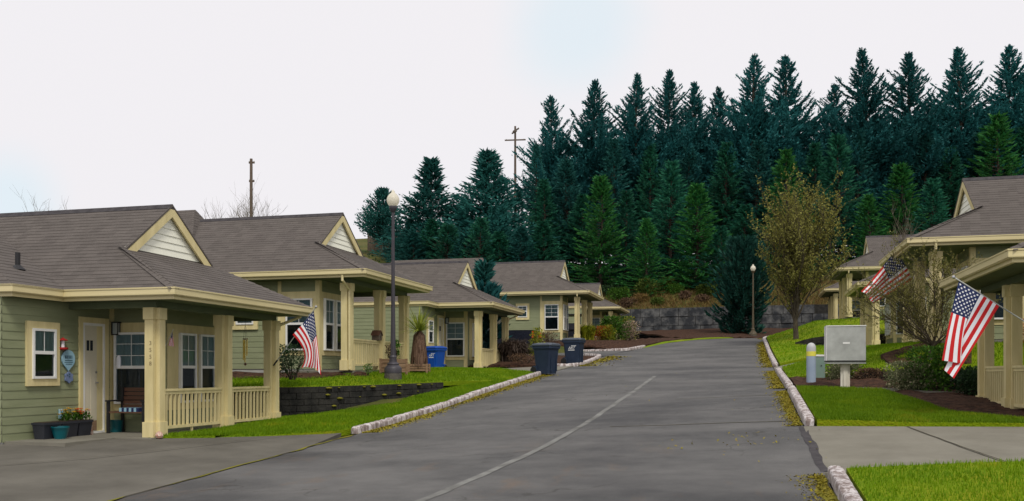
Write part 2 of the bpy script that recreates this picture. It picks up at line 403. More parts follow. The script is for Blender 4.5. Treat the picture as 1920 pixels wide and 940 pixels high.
# ------------------------------------------------------------------ terrain
def smooth_tab(tab, w=1.2):
    xs, zs = zip(*tab)
    def f(y): return float((np.interp(y - w, xs, zs) + 2 * np.interp(y, xs, zs) + np.interp(y + w, xs, zs)) / 4)
    return f
zr = smooth_tab([(-30, -1.95), (-10, -1.85), (0, -1.78), (6, -1.55), (11.4, -1.2), (15.5, -.87), (22, -.41), (31, .05), (38, .55), (44, 1.0), (50, 1.55), (57, 2.12), (62, 2.32), (70, 2.4), (90, 2.4)])
zl = smooth_tab([(-30, -2.1), (-10, -2.0), (0, -1.9), (5, -1.72), (9.5, -1.52), (13, -1.38), (17, -1.22), (22, -.87), (24, -.66), (31, -.06), (38, .38), (42, .79), (50, 1.33), (57, 1.95), (62, 2.25), (70, 2.35), (90, 2.4)])
XL = lambda y: float(np.interp(y, [-30, 9.5, 17, 24, 31, 42, 50, 56, 90], [-7.35, -7.35, -7.55, -7.3, -6.95, -6.5, -5.65, -5.3, -5.3]))
XR = lambda y: .9
def road_z(x, y):
    a, b = XL(y), XR(y); t = (x - a) / (b - a); t = max(-.3, min(1.3, t))
    return zl(y) * (1 - t) + zr(y) * t
yardL = smooth_tab([(-30, -1.8), (0, -1.6), (9, -1.4), (13, -1.26), (19.6, -1.2), (21.5, -.35), (23, -.1), (28, 0), (41, .1), (44, .9), (48, 1.8), (60, 2.0), (68, 2.3), (74, 3.4), (76, 3.6)], .6)
yardR = smooth_tab([(-30, -1.5), (5, -1.3), (11, -.95), (16, -.85), (23, -.75), (24.6, -.05), (26.5, .7), (33, .95), (45, 1.1), (46.6, 1.6), (52, 2.9), (62, 2.95), (74, 3.4), (76, 3.6)], .6)
def hill(x, y):
    z = float(np.interp(y, [75.9, 76.2, 84, 95, 110, 150, 260], [3.6, 5.2, 7.9, 10, 13, 17, 20]))
    if x < -20: z += min(4.5, (-20 - x) * .19) * min(1, max(0, (y - 76) / 8))
    return z
def base_z(x, y):
    if y > 75.9: return hill(x, y)
    if x < -10.5: z = yardL(y) + max(0, min(10, (-x - 22) * .12)) * min(1, max(0, (y - 25) / 30))
    elif x > 4.8: z = yardR(y)
    elif x < -7: t = (x + 10.5) / 3.5; z = yardL(y) * (1 - t) + zl(y) * t - .12
    elif x > 1: t = (x - 1) / 3.8; z = zr(y) * (1 - t) + yardR(y) * t - .12
    else: z = road_z(x, y) - .25
    return z - .07

def build_ground():
    xs = sorted(set(list(np.arange(-160, -40, 8.0)) + list(np.arange(-40, 40, 1.0)) + list(np.arange(40, 161, 8.0))))
    ys = sorted(set(list(np.arange(-30, 0, 5.0)) + list(np.arange(0, 75, 1.0)) + [75.0, 75.9, 76.2] + list(np.arange(77, 110, 1.5)) + list(np.arange(110, 420, 15.0))))
    vs = []
    for y in ys:
        for x in xs:
            z = base_z(x, y)
            if y > 77: z += .35 * noise.noise(Vector((x * .12, y * .12, 0))) + .15 * noise.noise(Vector((x * .5, y * .5, 3)))
            vs.append((x, y, z))
    n = len(xs)
    fs = [(j * n + i, j * n + i + 1, (j + 1) * n + i + 1, (j + 1) * n + i) for j in range(len(ys) - 1) for i in range(n - 1)]
    me = bpy.data.meshes.new('ground'); me.from_pydata(vs, [], fs)
    tag(link('ground', me, M['ground'], smooth=True), kind='structure')
build_ground()

def resample(line, n):
    pts = [Vector(p) for p in line]; out = []
    for i in range(n):
        t = i * (len(pts) - 1) / (n - 1); k = min(int(t), len(pts) - 2); f = t - k
        p0 = pts[max(k - 1, 0)]; p1 = pts[k]; p2 = pts[k + 1]; p3 = pts[min(k + 2, len(pts) - 1)]
        q = .5 * ((2 * p1) + (p2 - p0) * f + (2 * p0 - 5 * p1 + 4 * p2 - p3) * f * f + (3 * p1 - p0 - 3 * p2 + p3) * f ** 3)
        out.append(q.lerp(p1.lerp(p2, f), .5))
    return out

def loft(lines, nu, nv):
    """grid of points through the given lines: nu along, nv across each gap"""
    L_ = [resample(l, nu) for l in lines]; g = []
    for k in range(len(L_) - 1):
        for j in range(nv if k < len(L_) - 2 else nv + 1):
            t = j / nv; g.append([a.lerp(b, t) for a, b in zip(L_[k], L_[k + 1])])
    return g

def sheet(name, g, m, rough_amp=0.0, skirt=.12, kind='structure', nscale=.8):
    nv, nu = len(g), len(g[0]); vs = []; fs = []
    for j in range(nv):
        for i in range(nu):
            p = g[j][i]
            dz = rough_amp * noise.noise(Vector((p.x * nscale, p.y * nscale, 1.7))) if rough_amp else 0
            q = Vector((p.x, p.y, p.z + dz)); g[j][i] = q; vs.append(q)
    for j in range(nv - 1):
        for i in range(nu - 1): fs.append((j * nu + i, j * nu + i + 1, (j + 1) * nu + i + 1, (j + 1) * nu + i))
    if skirt:
        ring = [i for i in range(nu)] + [j * nu + nu - 1 for j in range(1, nv)] + [(nv - 1) * nu + i for i in range(nu - 2, -1, -1)] + [j * nu for j in range(nv - 2, 0, -1)]
        b = len(vs); vs += [Vector((vs[i].x, vs[i].y, vs[i].z - skirt)) for i in ring]; n = len(ring)
        fs += [(ring[k], ring[(k + 1) % n], b + (k + 1) % n, b + k) for k in range(n)]
    me = bpy.data.meshes.new(name); me.from_pydata([tuple(v) for v in vs], [], fs)
    b = bmesh.new(); b.from_mesh(me); bmesh.ops.recalc_face_normals(b, faces=b.faces)
    if b.faces and sum(f.normal.z * f.calc_area() for f in b.faces) < 0: bmesh.ops.reverse_faces(b, faces=b.faces)
    b.to_mesh(me); b.free()
    o = link(name, me, m)
    if kind: o['kind'] = kind
    return o, g

def mesh_np(name, V, Fc, mats, parent=None, mi=None):
    """fast mesh from arrays; Fc rows all of one length"""
    me = bpy.data.meshes.new(name); nf, k = Fc.shape
    me.vertices.add(len(V)); me.vertices.foreach_set('co', np.asarray(V, np.float32).ravel())
    me.loops.add(nf * k); me.loops.foreach_set('vertex_index', Fc.ravel().astype(np.int32))
    me.polygons.add(nf); me.polygons.foreach_set('loop_start', np.arange(0, nf * k, k, dtype=np.int32))
    if mi is not None: me.polygons.foreach_set('material_index', mi.astype(np.int32))
    me.update(calc_edges=True)
    return link(name, me, mats, parent)

def grass_on(g, n, h, w, seed, edge=True):
    """loose short blades over a lawn sheet; blades also hang over its rim"""
    r = np.random.RandomState(seed)
    G = np.array([[tuple(p) for p in row] for row in g]); nv, nu = G.shape[:2]
    A = np.linalg.norm(np.cross(G[:-1, 1:] - G[:-1, :-1], G[1:, :-1] - G[:-1, :-1]), axis=2).ravel()
    # thinner, larger blades far from the road's near end
    idx = r.choice(len(A), n, p=A / A.sum()); j, i = idx // (nu - 1), idx % (nu - 1)
    a, b = r.rand(n, 1), r.rand(n, 1)
    p = (G[j, i] * (1 - a) + G[j, i + 1] * a) * (1 - b) + (G[j + 1, i] * (1 - a) + G[j + 1, i + 1] * a) * b
    th = r.rand(n) * 6.283; hh = h * (.5 + r.rand(n)); lean = r.rand(n, 1) * .7
    d = np.stack([np.cos(th), np.sin(th), np.zeros(n)], 1); e = np.stack([-np.sin(th), np.cos(th), np.zeros(n)], 1)
    ww = w * (.6 + .8 * r.rand(n, 1))
    up = np.stack([np.zeros(n), np.zeros(n), hh], 1)
    V = np.stack([p - e * ww - [0, 0, .005], p + e * ww - [0, 0, .005], p + up + d * lean * hh[:, None]], 1).reshape(-1, 3)
    o = mesh_np('grass', V, np.arange(3 * n).reshape(-1, 3), M['blade']); o['kind'] = 'stuff'
    return o

# ---- road
ly = [-28, -15, -5, 0, 4, 8, 12, 16, 20, 24, 28, 32, 36, 40, 44, 47, 50]
Lp = [(XL(y), y, road_z(XL(y), y)) for y in ly] + [(-4.6, 53, 1.72), (-3, 56, 2.02), (-1, 59, 2.2), (1.5, 62.2, 2.3), (5, 65, 2.35), (14, 69, 2.35)]
Rp = [(.9, y, road_z(.9, y)) for y in ly] + [(.95, 53, 1.83), (1.0, 55.5, 2.02), (1.7, 57.8, 2.15), (3.2, 59.6, 2.22), (6, 61.6, 2.28), (14, 65, 2.3)]
def road_grid():
    nu = 140; A = resample(Lp, nu); B = resample(Rp, nu); g = []
    for j in range(13): g.append([a.lerp(b, j / 12) for a, b in zip(A, B)])
    return g
_, roadg = sheet('road', road_grid(), M['asphalt'], .012, .1, nscale=.5)
def roadp(x, y, dz=.004): return Vector((x, y, road_z(x, y) + .012 * noise.noise(Vector((x * .5, y * .5, 1.7))) + dz))

def ribbon(name, pts, w, m, kind='structure', dz=.006, wob=.25):
    nu = max(30, len(pts) * 14); c = resample([Vector((p[0], p[1], 0)) for p in pts], nu); a = []; b = []
    for i, p in enumerate(c):
        d = (c[min(i + 1, nu - 1)] - c[max(i - 1, 0)]); d = Vector((-d.y, d.x, 0)).normalized()
        w0 = w * (1 + wob * noise.noise(Vector((p.x * 2, p.y * 2, 5)))); w1 = w * (1 + wob * noise.noise(Vector((p.x * 2, p.y * 2, 9))))
        c0 = .03 * noise.noise(Vector((p.x, p.y, 2)))
        q0 = p + d * (w0 / 2 + c0); q1 = p - d * (w1 / 2 - c0)
        a.append(roadp(q0.x, q0.y, dz)); b.append(roadp(q1.x, q1.y, dz))
    return sheet(name, [a, b], m, 0, 0, kind)[0]

def on_road(px, py):
    lo, hi = 4.0, 90.0
    for k in range(600):
        D = lo + (hi - lo) * k / 600; p = P(px, py, D)
        if p.z < road_z(p.x, p.y): return p
    return p
ribbon('road_seam', [on_road(*q) for q in ((740, 960), (800, 938), (900, 893), (1000, 848), (1090, 800), (1150, 760), (1190, 733), (1228, 706))], .12, M['seam'])
ribbon('road_patch_edge', [(-2.4, 16.4), (0, 16.35), (.85, 16.3)], .05, M['joint'])
ribbon('road_patch_edge', [(-1.6, 21.2), (.2, 21.25), (.88, 21.2)], .045, M['joint'])

# ---- concrete driveways and walks
def drive_left():
    ys = [-10, -2, 4, 9.5, 13, 14.6, 16.7]
    seam = [(XL(y) - .03, y, zl(y) + .012) for y in ys]
    seam[-1] = (-7.85, 16.7, -1.2)
    mid = [(-10.4, y, z) for y, z in zip([-10, -2, 4, 9.5, 12.8, 13.9, 14.5], [-1.8, -1.68, -1.55, -1.40, -1.27, -1.215, -1.20])]
    mid2 = [(-12.4, y, z) for y, z in zip([-10, -2, 4, 9.5, 12.5, 13.3, 14.4], [-1.75, -1.62, -1.5, -1.37, -1.25, -1.215, -1.20])]
    far = [(-24, y, z) for y, z in zip([-10, -2, 4, 9.5, 12.0, 12.6, 12.7], [-1.7, -1.58, -1.45, -1.34, -1.25, -1.22, -1.21])]
    return loft([seam, mid, mid2, far], 60, 8)
sheet('driveway', drive_left(), M['old_concrete'], .006, .1)
def line_on(name, pts, w, m):
    a = []; b = []
    c = resample(pts, 30)
    for i, p in enumerate(c):
        d = c[min(i + 1, 29)] - c[max(i - 1, 0)]; d = Vector((-d.y, d.x, 0)).normalized()
        p = p + Vector((.012 * noise.noise(p * 3), .012 * noise.noise(p * 3 + Vector((5, 0, 0))), 0))
        a.append(p + d * w / 2); b.append(p - d * w / 2)
    return sheet(name, [a, b], m, 0, 0)[0]
line_on('driveway_joint', [(-8.6, 15.55, -1.19), (-9.8, 12.0, -1.30), (-11.5, 9.3, -1.37), (-14, 6, -1.42)], .025, M['joint'])
ribbon('moss_strip', [(XL(y) - .02, y) for y in (5, 7, 9, 11, 13, 15, 16.9)], .06, M['moss'], 'stuff', .013, 2.6)

g_dr = loft([[(.9, 11.45, -1.195), (4, 11.75, -1.05), (8, 12.0, -.95), (16, 12.0, -.9)], [(.9, 15.5, -.865), (4, 15.45, -.825), (8, 15.4, -.8), (16, 15.4, -.78)]], 40, 16)
sheet('driveway', g_dr, M['concrete'], .004, .12)
line_on('driveway_joint', [(3.05, 11.65, -1.075), (2.75, 13.5, -.965), (2.45, 15.47, -.84)], .03, M['joint'])
ribbon('pavement_edge', [(.9, 11.5), (.89, 13.5), (.88, 15.5)], .12, M['ridge'], dz=.005, wob=.6)
g_wk = loft([[(.95, 22.05, -.385), (2, 22.0, -.37), (3.2, 21.9, -.37), (5.2, 21.4, -.45)], [(.95, 22.75, -.34), (2, 22.7, -.33), (3.2, 22.6, -.34), (5.2, 22.1, -.45)]], 24, 6)
sheet('walkway', g_wk, M['concrete'], .004, .1)
g_wk2 = loft([[(.92, 31.2, .08), (2.6, 31.7, .47), (5.2, 32.6, .9), (9, 33, 1.0)], [(.92, 33.0, .2), (2.6, 33.3, .58), (5.2, 33.8, .95), (9, 34.2, 1.03)]], 24, 6)
sheet('walkway', g_wk2, M['concrete'], .004, .1)
g_ap = loft([[(-6.97, 31.4, -.02), (-7.9, 32.2, .05), (-8.9, 33, .08), (-10.4, 33.6, .1)], [(-6.78, 36.2, .30), (-7.6, 36.4, .3), (-8.9, 36.6, .25), (-10.4, 36.8, .18)]], 24, 8)
sheet('driveway', g_ap, M['concrete'], .004, .1)
g_d2 = loft([[(-6.4, 42.6, .83), (-8, 42.8, .86), (-11, 43.2, .92), (-18, 43.2, .95)], [(-6.0, 47.2, 1.17), (-8, 47.4, 1.15), (-11, 47.4, 1.1), (-18, 47.4, 1.1)]], 24, 8)
sheet('driveway', g_d2, M['asphalt'], .004, .1)

# ---- lawns
gl1 = loft([[(-10.62, 14.42, -1.19), (-10.5, 16.9, -1.13), (-10.75, 19.6, -1.07), (-10.2, 20.45, -.98), (-9.35, 22.0, -.82), (-8.3, 24.15, -.49), (-7.4, 27.4, -.21)],
            [(-9.6, 15.0, -1.16), (-9.1, 17.0, -1.09), (-9.0, 19.2, -.96), (-8.7, 20.7, -.86), (-8.3, 22.2, -.74), (-7.85, 24.1, -.44), (-7.3, 27.5, -.20)],
            [(-10.3, 14.55, -1.20), (-7.95, 16.55, -1.17), (-7.62, 19.0, -.98), (-7.56, 21, -.83), (-7.5, 22.6, -.70), (-7.42, 24.3, -.53), (-7.25, 27.55, -.24)]], 60, 10)
_, gl1 = sheet('lawn', gl1, M['lawn'], .03, .12)
gl2 = loft([[(-15, 19.9, -.37), (-11.1, 19.72, -.33), (-10.17, 20.55, -.315), (-9.33, 22.13, -.29), (-8.32, 24.2, -.25), (-7.29, 27.5, -.21), (-7.0, 31.1, .03)],
            [(-14.8, 20.8, -.27), (-11.2, 20.8, -.26), (-10.2, 21.6, -.2), (-9.7, 23.4, -.13), (-9.1, 25.8, -.04), (-8.8, 28.5, .08), (-8.7, 31.9, .16)],
            [(-14.5, 21.5, -.17), (-11.5, 21.7, -.15), (-10.45, 22.7, -.05), (-10.4, 24.5, .03), (-10.4, 27, .1), (-10.4, 31, .17), (-10.4, 35.5, .14)],
            [(-18, 21.6, -.17), (-14, 22.0, -.15), (-13, 27.5, -.0), (-13, 28.5, .04), (-13, 30, .1), (-13, 32, .14), (-13, 35, .12)]], 60, 8)
_, gl2 = sheet('lawn', gl2, M['lawn'], .035, .12)
gr1 = loft([[(1.12, 4.5, -1.48), (1.12, 7, -1.38), (1.12, 9.4, -1.22), (1.14, 11.35, -1.11)], [(3.0, 4.5, -1.3), (3, 7, -1.2), (3, 9.5, -1.1), (3.0, 11.6, -1.02)],
            [(9.5, 4.5, -1.1), (9.5, 7.5, -1.0), (9.5, 10, -.92), (9.5, 11.95, -.88)]], 50, 16)
_, gr1 = sheet('lawn', gr1, M['lawn'], .025, .14)
gr2 = loft([[(1.12, 15.6, -.77), (1.12, 17.5, -.64), (1.12, 19.8, -.46), (1.12, 22.0, -.32)], [(2.3, 15.58, -.78), (2.3, 17.6, -.67), (2.25, 19.7, -.49), (2.2, 21.96, -.33)],
            [(4.9, 15.5, -.76), (3.7, 17.9, -.72), (3.28, 20.2, -.52), (2.95, 21.88, -.36)]], 44, 12)
_, gr2 = sheet('lawn', gr2, M['lawn'], .02, .12)
gr2b = loft([[(4.88, 15.5, -.76), (7, 15.46, -.76), (14, 15.45, -.76)], [(4.7, 16.05, -.77), (7, 16.0, -.76), (14, 16.0, -.76)]], 20, 4)
sheet('lawn', gr2b, M['lawn'], .01, .12)
gr3 = loft([[(1.14, 26.8, -.1), (2.0, 25.3, -.02), (3.0, 24.45, .07), (5, 24.25, .10), (9, 24.25, .12)],
            [(1.14, 28.2, 0), (2.3, 26.6, .22), (3.7, 25.3, .42), (5.1, 25.3, .5), (9, 25.3, .55)],
            [(1.14, 29.6, .1), (2.5, 28.6, .42), (4.2, 26.6, .76), (5.2, 26.4, .82), (9, 26.4, .82)],
            [(1.14, 31.1, .2), (2.4, 31.55, .56), (4.0, 32.2, .88), (5.2, 32.5, .98), (9, 33, 1.04)]], 44, 8)
_, gr3 = sheet('lawn', gr3, M['lawn'], .03, .12)
gr4 = loft([[(1.14, 33.1, .34), (1.14, 37, .62), (1.14, 41, .93), (1.14, 46, 1.32)], [(2.4, 33.4, .64), (2.4, 37, .88), (2.4, 41, 1.08), (2.4, 46, 1.36)],
            [(5.2, 33.9, .98), (5.2, 37, 1.06), (5.2, 41, 1.12), (5.2, 46, 1.25)], [(14, 34.2, 1.06), (14, 37, 1.1), (14, 41, 1.15), (14, 46, 1.25)]], 40, 8)
_, gr4 = sheet('lawn', gr4, M['lawn'], .03, .12)
gr5 = loft([[(1.14, 46.0, 1.325), (1.14, 50, 1.7), (1.14, 54, 2.03), (1.25, 56.8, 2.2), (2.6, 58.7, 2.3)], [(2.7, 46.1, 1.42), (2.6, 50, 2.05), (2.7, 54, 2.55), (2.8, 56.6, 2.62), (3.2, 58.4, 2.5)],
            [(3.5, 46.2, 1.8), (3.6, 50, 2.5), (3.8, 54, 2.95), (4, 56.5, 3.0), (4.2, 58.5, 2.8)], [(7, 46.2, 1.9), (6, 50, 2.85), (6, 54, 3.05), (6, 57, 3.05), (6.5, 60, 2.7)], [(14, 46.2, 2.0), (14, 50, 2.9), (14, 54, 3.05), (14, 57, 3.05), (14, 61, 2.8)]], 40, 6)
_, gr5 = sheet('lawn', gr5, M['lawn'], .03, .12)
for g, n, h, w, sd in ((gl1, 60000, .05, .009, 1), (gl2, 55000, .05, .012, 2), (gr1, 75000, .045, .006, 3), (gr2, 52000, .045, .008, 4), (gr3, 36000, .05, .011, 5), (gr4, 16000, .06, .016, 6), (gr5, 16000, .06, .02, 7)):
    grass_on(g, n, h, w, sd)
# thin grass strip behind the far end of the road
g_st = loft([[(-5.5, 50.6, 1.40), (-4.4, 53.4, 1.78), (-2.8, 56.4, 2.08), (-.8, 59.4, 2.26)], [(-5.7, 51.2, 1.45), (-4.7, 53.9, 1.85), (-3.1, 56.9, 2.14), (-1.1, 59.8, 2.31)]], 24, 3)
_, g_st = sheet('lawn', g_st, M['lawn'], .03, .1)

# ---- bark beds
def bed(lines, nu=30, nv=8, amp=.07):
    o, g = sheet('bark_bed', loft(lines, nu, nv), M['bark'], amp, .1, nscale=3.0); return g
beds = []
beds.append(bed([[(-20, 21.4, -.1), (-14.5, 21.6, -.13), (-11.0, 21.85, -.1), (-10.3, 22.7, -.02)], [(-20, 22.9, .05), (-14.5, 23.0, .03), (-11.0, 23.05, .03), (-10.1, 23.1, .0)]]))
beds.append(bed([[(-6.8, 36.5, .36), (-6.68, 38, .46), (-6.62, 40, .62), (-6.7, 41.7, .79)], [(-8.5, 36.8, .38), (-8.5, 38, .5), (-8.5, 40, .66), (-8.2, 42, .84)], [(-12.5, 36.9, .3), (-12.5, 38, .4), (-12, 40, .6), (-11, 42.6, .88)]]))
beds.append(bed([[(-7.0, 47.9, 1.24), (-6.3, 48.6, 1.30), (-5.95, 50, 1.42), (-5.8, 51.3, 1.52), (-4.9, 54, 1.86), (-3.3, 57, 2.16)], [(-8.0, 48.2, 1.5), (-7.6, 49.5, 1.72), (-7.4, 51, 1.85), (-7.4, 53, 1.92), (-7.2, 56, 2.05), (-6, 60, 2.3)],
                 [(-12, 48.2, 1.6), (-11, 49.4, 1.78), (-9.5, 50.5, 1.86), (-9, 55.5, 1.95), (-9.0, 60, 2.1), (-8.5, 66, 2.35)]], 40, 8))
beds.append(bed([[(-3.2, 57.1, 2.18), (-1.2, 60, 2.33), (1.3, 62.6, 2.37), (5, 65.4, 2.4), (14, 69.5, 2.45)], [(-5, 62, 2.45), (-3, 66, 2.8), (0, 69, 2.95), (5, 71, 3.0), (16, 72.5, 3.1)], [(-9.5, 75.6, 3.5), (-4, 75.7, 3.6), (2, 75.7, 3.6), (8, 75.7, 3.6), (18, 75.7, 3.6)]], 40, 10, .1))
beds.append(bed([[(1.16, 22.85, -.28), (1.9, 22.8, -.30), (2.95, 22.65, -.32), (3.9, 22.4, -.36), (5.3, 22.2, -.4)], [(1.16, 26.7, -.12), (2.0, 25.2, -.09), (2.95, 24.25, -.12), (4.2, 24.1, -.2), (6.0, 24.1, -.25)]]))
beds.append(bed([[(2.98, 21.86, -.38), (3.3, 20.2, -.53), (3.72, 17.9, -.72), (4.6, 16.2, -.80)], [(3.9, 22.3, -.38), (4.2, 20.4, -.5), (4.5, 18.2, -.66), (4.9, 16.4, -.76)], [(5.5, 23.6, -.3), (5.6, 20.4, -.55), (5.6, 18.2, -.66), (5.4, 16.4, -.76)]]))
beds.append(bed([[(3.5, 24.75, .28), (4.3, 24.45, .2), (5.4, 24.6, .3)], [(3.4, 25.4, .5), (4.4, 25.6, .58), (5.6, 25.5, .56)], [(4.2, 26.2, .74), (4.7, 26.25, .78), (5.5, 26.2, .78)]], 20, 6))

# ---- curbs
def curb(pts, hgt=.13, w=.2, seed=0, zf=None):
    zf = zf or (lambda x, y: road_z(x, y))
    L_ = sum((Vector(pts[i + 1][:2]) - Vector(pts[i][:2])).length for i in range(len(pts) - 1))
    n = max(12, int(L_ / .09)); c = resample([Vector((p[0], p[1], 0)) for p in pts], n)
    prof = [(-.5, -.06), (-.5, .6), (-.46, .86), (-.34, .98), (0, 1.0), (.34, .98), (.46, .86), (.5, .6), (.5, -.06)]
    vs = []; fs = []; k = len(prof)
    for i, p in enumerate(c):
        d = (c[min(i + 1, n - 1)] - c[max(i - 1, 0)]); d = Vector((-d.y, d.x, 0)).normalized()
        e = min(i, n - 1 - i); sh = 1 if e > 1 else (.72, .93)[e]
        z0 = zf(p.x, p.y)
        chip = .0 if noise.noise(Vector((i * .5, seed, 3))) < .25 else .035
        for (a, b) in prof:
            q = p + d * (a * w * (sh if e < 2 else 1)); h = b * hgt * sh
            nn = noise.noise(Vector((q.x * 9, q.y * 9, b * 2 + seed))) * .008 + noise.noise(Vector((q.x * 26, q.y * 26, b * 5 + seed))) * .008
            vs.append((q.x + d.x * nn, q.y + d.y * nn, z0 + h + nn - (chip if b > .9 else 0)))
    for i in range(n - 1):
        for j in range(k - 1): fs.append((i * k + j, i * k + j + 1, (i + 1) * k + j + 1, (i + 1) * k + j))
    fs.append(tuple(range(k))); fs.append(tuple(range((n - 1) * k, n * k))[::-1])
    me = bpy.data.meshes.new('curb'); me.from_pydata(vs, [], fs)
    b = bmesh.new(); b.from_mesh(me); bmesh.ops.recalc_face_normals(b, faces=b.faces); b.to_mesh(me); b.free()
    return tag(link('curb', me, M['curb'], smooth=True), kind='structure')
curb([(XL(y) - .06 - (.08 if y < 17.3 else 0), y) for y in (16.95, 18, 20, 22, 24, 26, 28, 30, 31.15)], .14, .18, 1)
curb([(1.0, y) for y in (4.4, 7, 9, 11.25)], .14, .17, 2)
curb([(1.0, y) for y in (15.6, 18, 20, 22)], .14, .17, 3)
curb([(1.0, y) for y in (22.75, 25, 28, 31.0)], .14, .17, 4)
curb([(1.0, y) for y in (33.2, 37, 41, 46, 51, 55)] + [(1.35, 57.3), (2.8, 59.2)], .14, .17, 5)
curb([(-8.1, 35.9), (-6.75, 36.3), (-6.62, 38), (-6.5, 40), (-6.6, 41.6), (-7.4, 42.3)], .14, .2, 6)
curb([(-9.2, 47.6), (-7.2, 47.7), (-6.15, 48.4), (-5.85, 50), (-5.6, 51.5)], .14, .2, 7)

# ---- fallen leaves and moss along the curbs
def litter(pts, width, n, seed, size=.03):
    r = np.random.RandomState(seed); c = resample([Vector((p[0], p[1], 0)) for p in pts], 60); V = []
    for k in range(n):
        t = r.rand() * 58.99; i = int(t); p = c[i].lerp(c[i + 1], t - i); d = c[i + 1] - c[i]; d = Vector((-d.y, d.x, 0)).normalized()
        off = width * abs(r.randn()) * .5
        cl = noise.noise(Vector((p.x * 1.5, p.y * 1.5, seed)))
        if r.rand() > .75 + cl * .9: continue
        q = p + d * off; q = roadp(q.x, q.y, .008 + .02 * r.rand() * max(0, 1 - off / width))
        a = r.rand() * 6.28; s = size * (.5 + r.rand()); u = Vector((math.cos(a), math.sin(a), r.randn() * .35)) * s; v = Vector((-math.sin(a), math.cos(a), r.randn() * .35)) * s * .6
        V += [q - u, q - v, q + u, q + v]
    V = np.array([tuple(p) for p in V])
    o = mesh_np('fallen_leaves', V, np.arange(len(V)).reshape(-1, 4), M['litter']); o['kind'] = 'stuff'
def moss_edge(pts, w, n):
    ribbon('moss_strip', pts, w, M['moss'], 'stuff', .007, 1.3)
moss_edge([(XL(y) + .1, y) for y in (17, 20, 23, 26, 29, 31)], .2, 1)
for ys_ in ((5, 8, 11.2), (15.7, 18, 20, 21.9), (22.9, 26, 29, 30.9), (33.3, 40, 47, 54)): moss_edge([(.82, y) for y in ys_], .17, 1)
lf = [(XL(y) + .06, y) for y in (16.9, 19, 21, 23, 25, 27, 29, 31.2)]
litter(lf[::-1], .36, 10000, 1, .022)
litter([(.88, y) for y in (5, 8, 11.3)], .28, 6000, 2, .014)
litter([(.88, y) for y in (15.6, 18, 20, 22)], .24, 6500, 3, .016)
litter([(.88, y) for y in (22.8, 26, 29, 31)], .3, 6500, 4, .02)
litter([(.88, y) for y in (33.2, 38, 44, 50, 56.5)], .36, 8000, 5, .03)
litter([(-6.2, 41.8), (-6.4, 40), (-6.5, 38), (-6.6, 36.2)], .8, 1600, 6, .05)
litter([(-1.5, 13.2), (.2, 13.6), (.85, 14.0)], 1.6, 90, 8, .018)
litter([(-7, 30), (-3, 20), (.8, 9)], 4.5, 60, 9, .018)

# ------------------------------------------------------------------ houses
SE, NE, EX, EZ = -.55, 4.76, .8, 2.70     # south eave, north eave, street eave, eave height
MID = (SE + NE) / 2; PIT = .76; RZ = EZ + (MID - SE) * PIT
GX, GB = -1.12, 1.475                     # gable plane and half its base
GZ = EZ + (MID - SE - GB) * PIT

def lap(mb, B0, B1, T0, T1, rows, t=.007):
    """courses of shingles or boards, each lying over the one below"""
    B0, B1, T0, T1 = map(Vector, (B0, B1, T0, T1))
    n = (B1 - B0).cross((T0 + T1) / 2 - (B0 + B1) / 2).normalized()
    for i in range(rows):
        a, b = i / rows, (i + 1) / rows
        p0, p1 = B0.lerp(T0, a), B1.lerp(T1, a); q0, q1 = B0.lerp(T0, b), B1.lerp(T1, b)
        mb.add([p0 + n * t, p1 + n * t, q1 + n * .001, q0 + n * .001, p0, p1], [(0, 1, 2, 3), (4, 5, 1, 0)])

def siding(mb, x0, y0, x1, y1, z0, z1, e=.15):
    """lap boards on a wall that runs from 0 to 1 with its outside on the right-hand side"""
    rows = max(1, round((z1 - z0) / e))
    lap(mb, (x0, y0, z0), (x1, y1, z0), (x0, y0, z1), (x1, y1, z1), rows, .010)

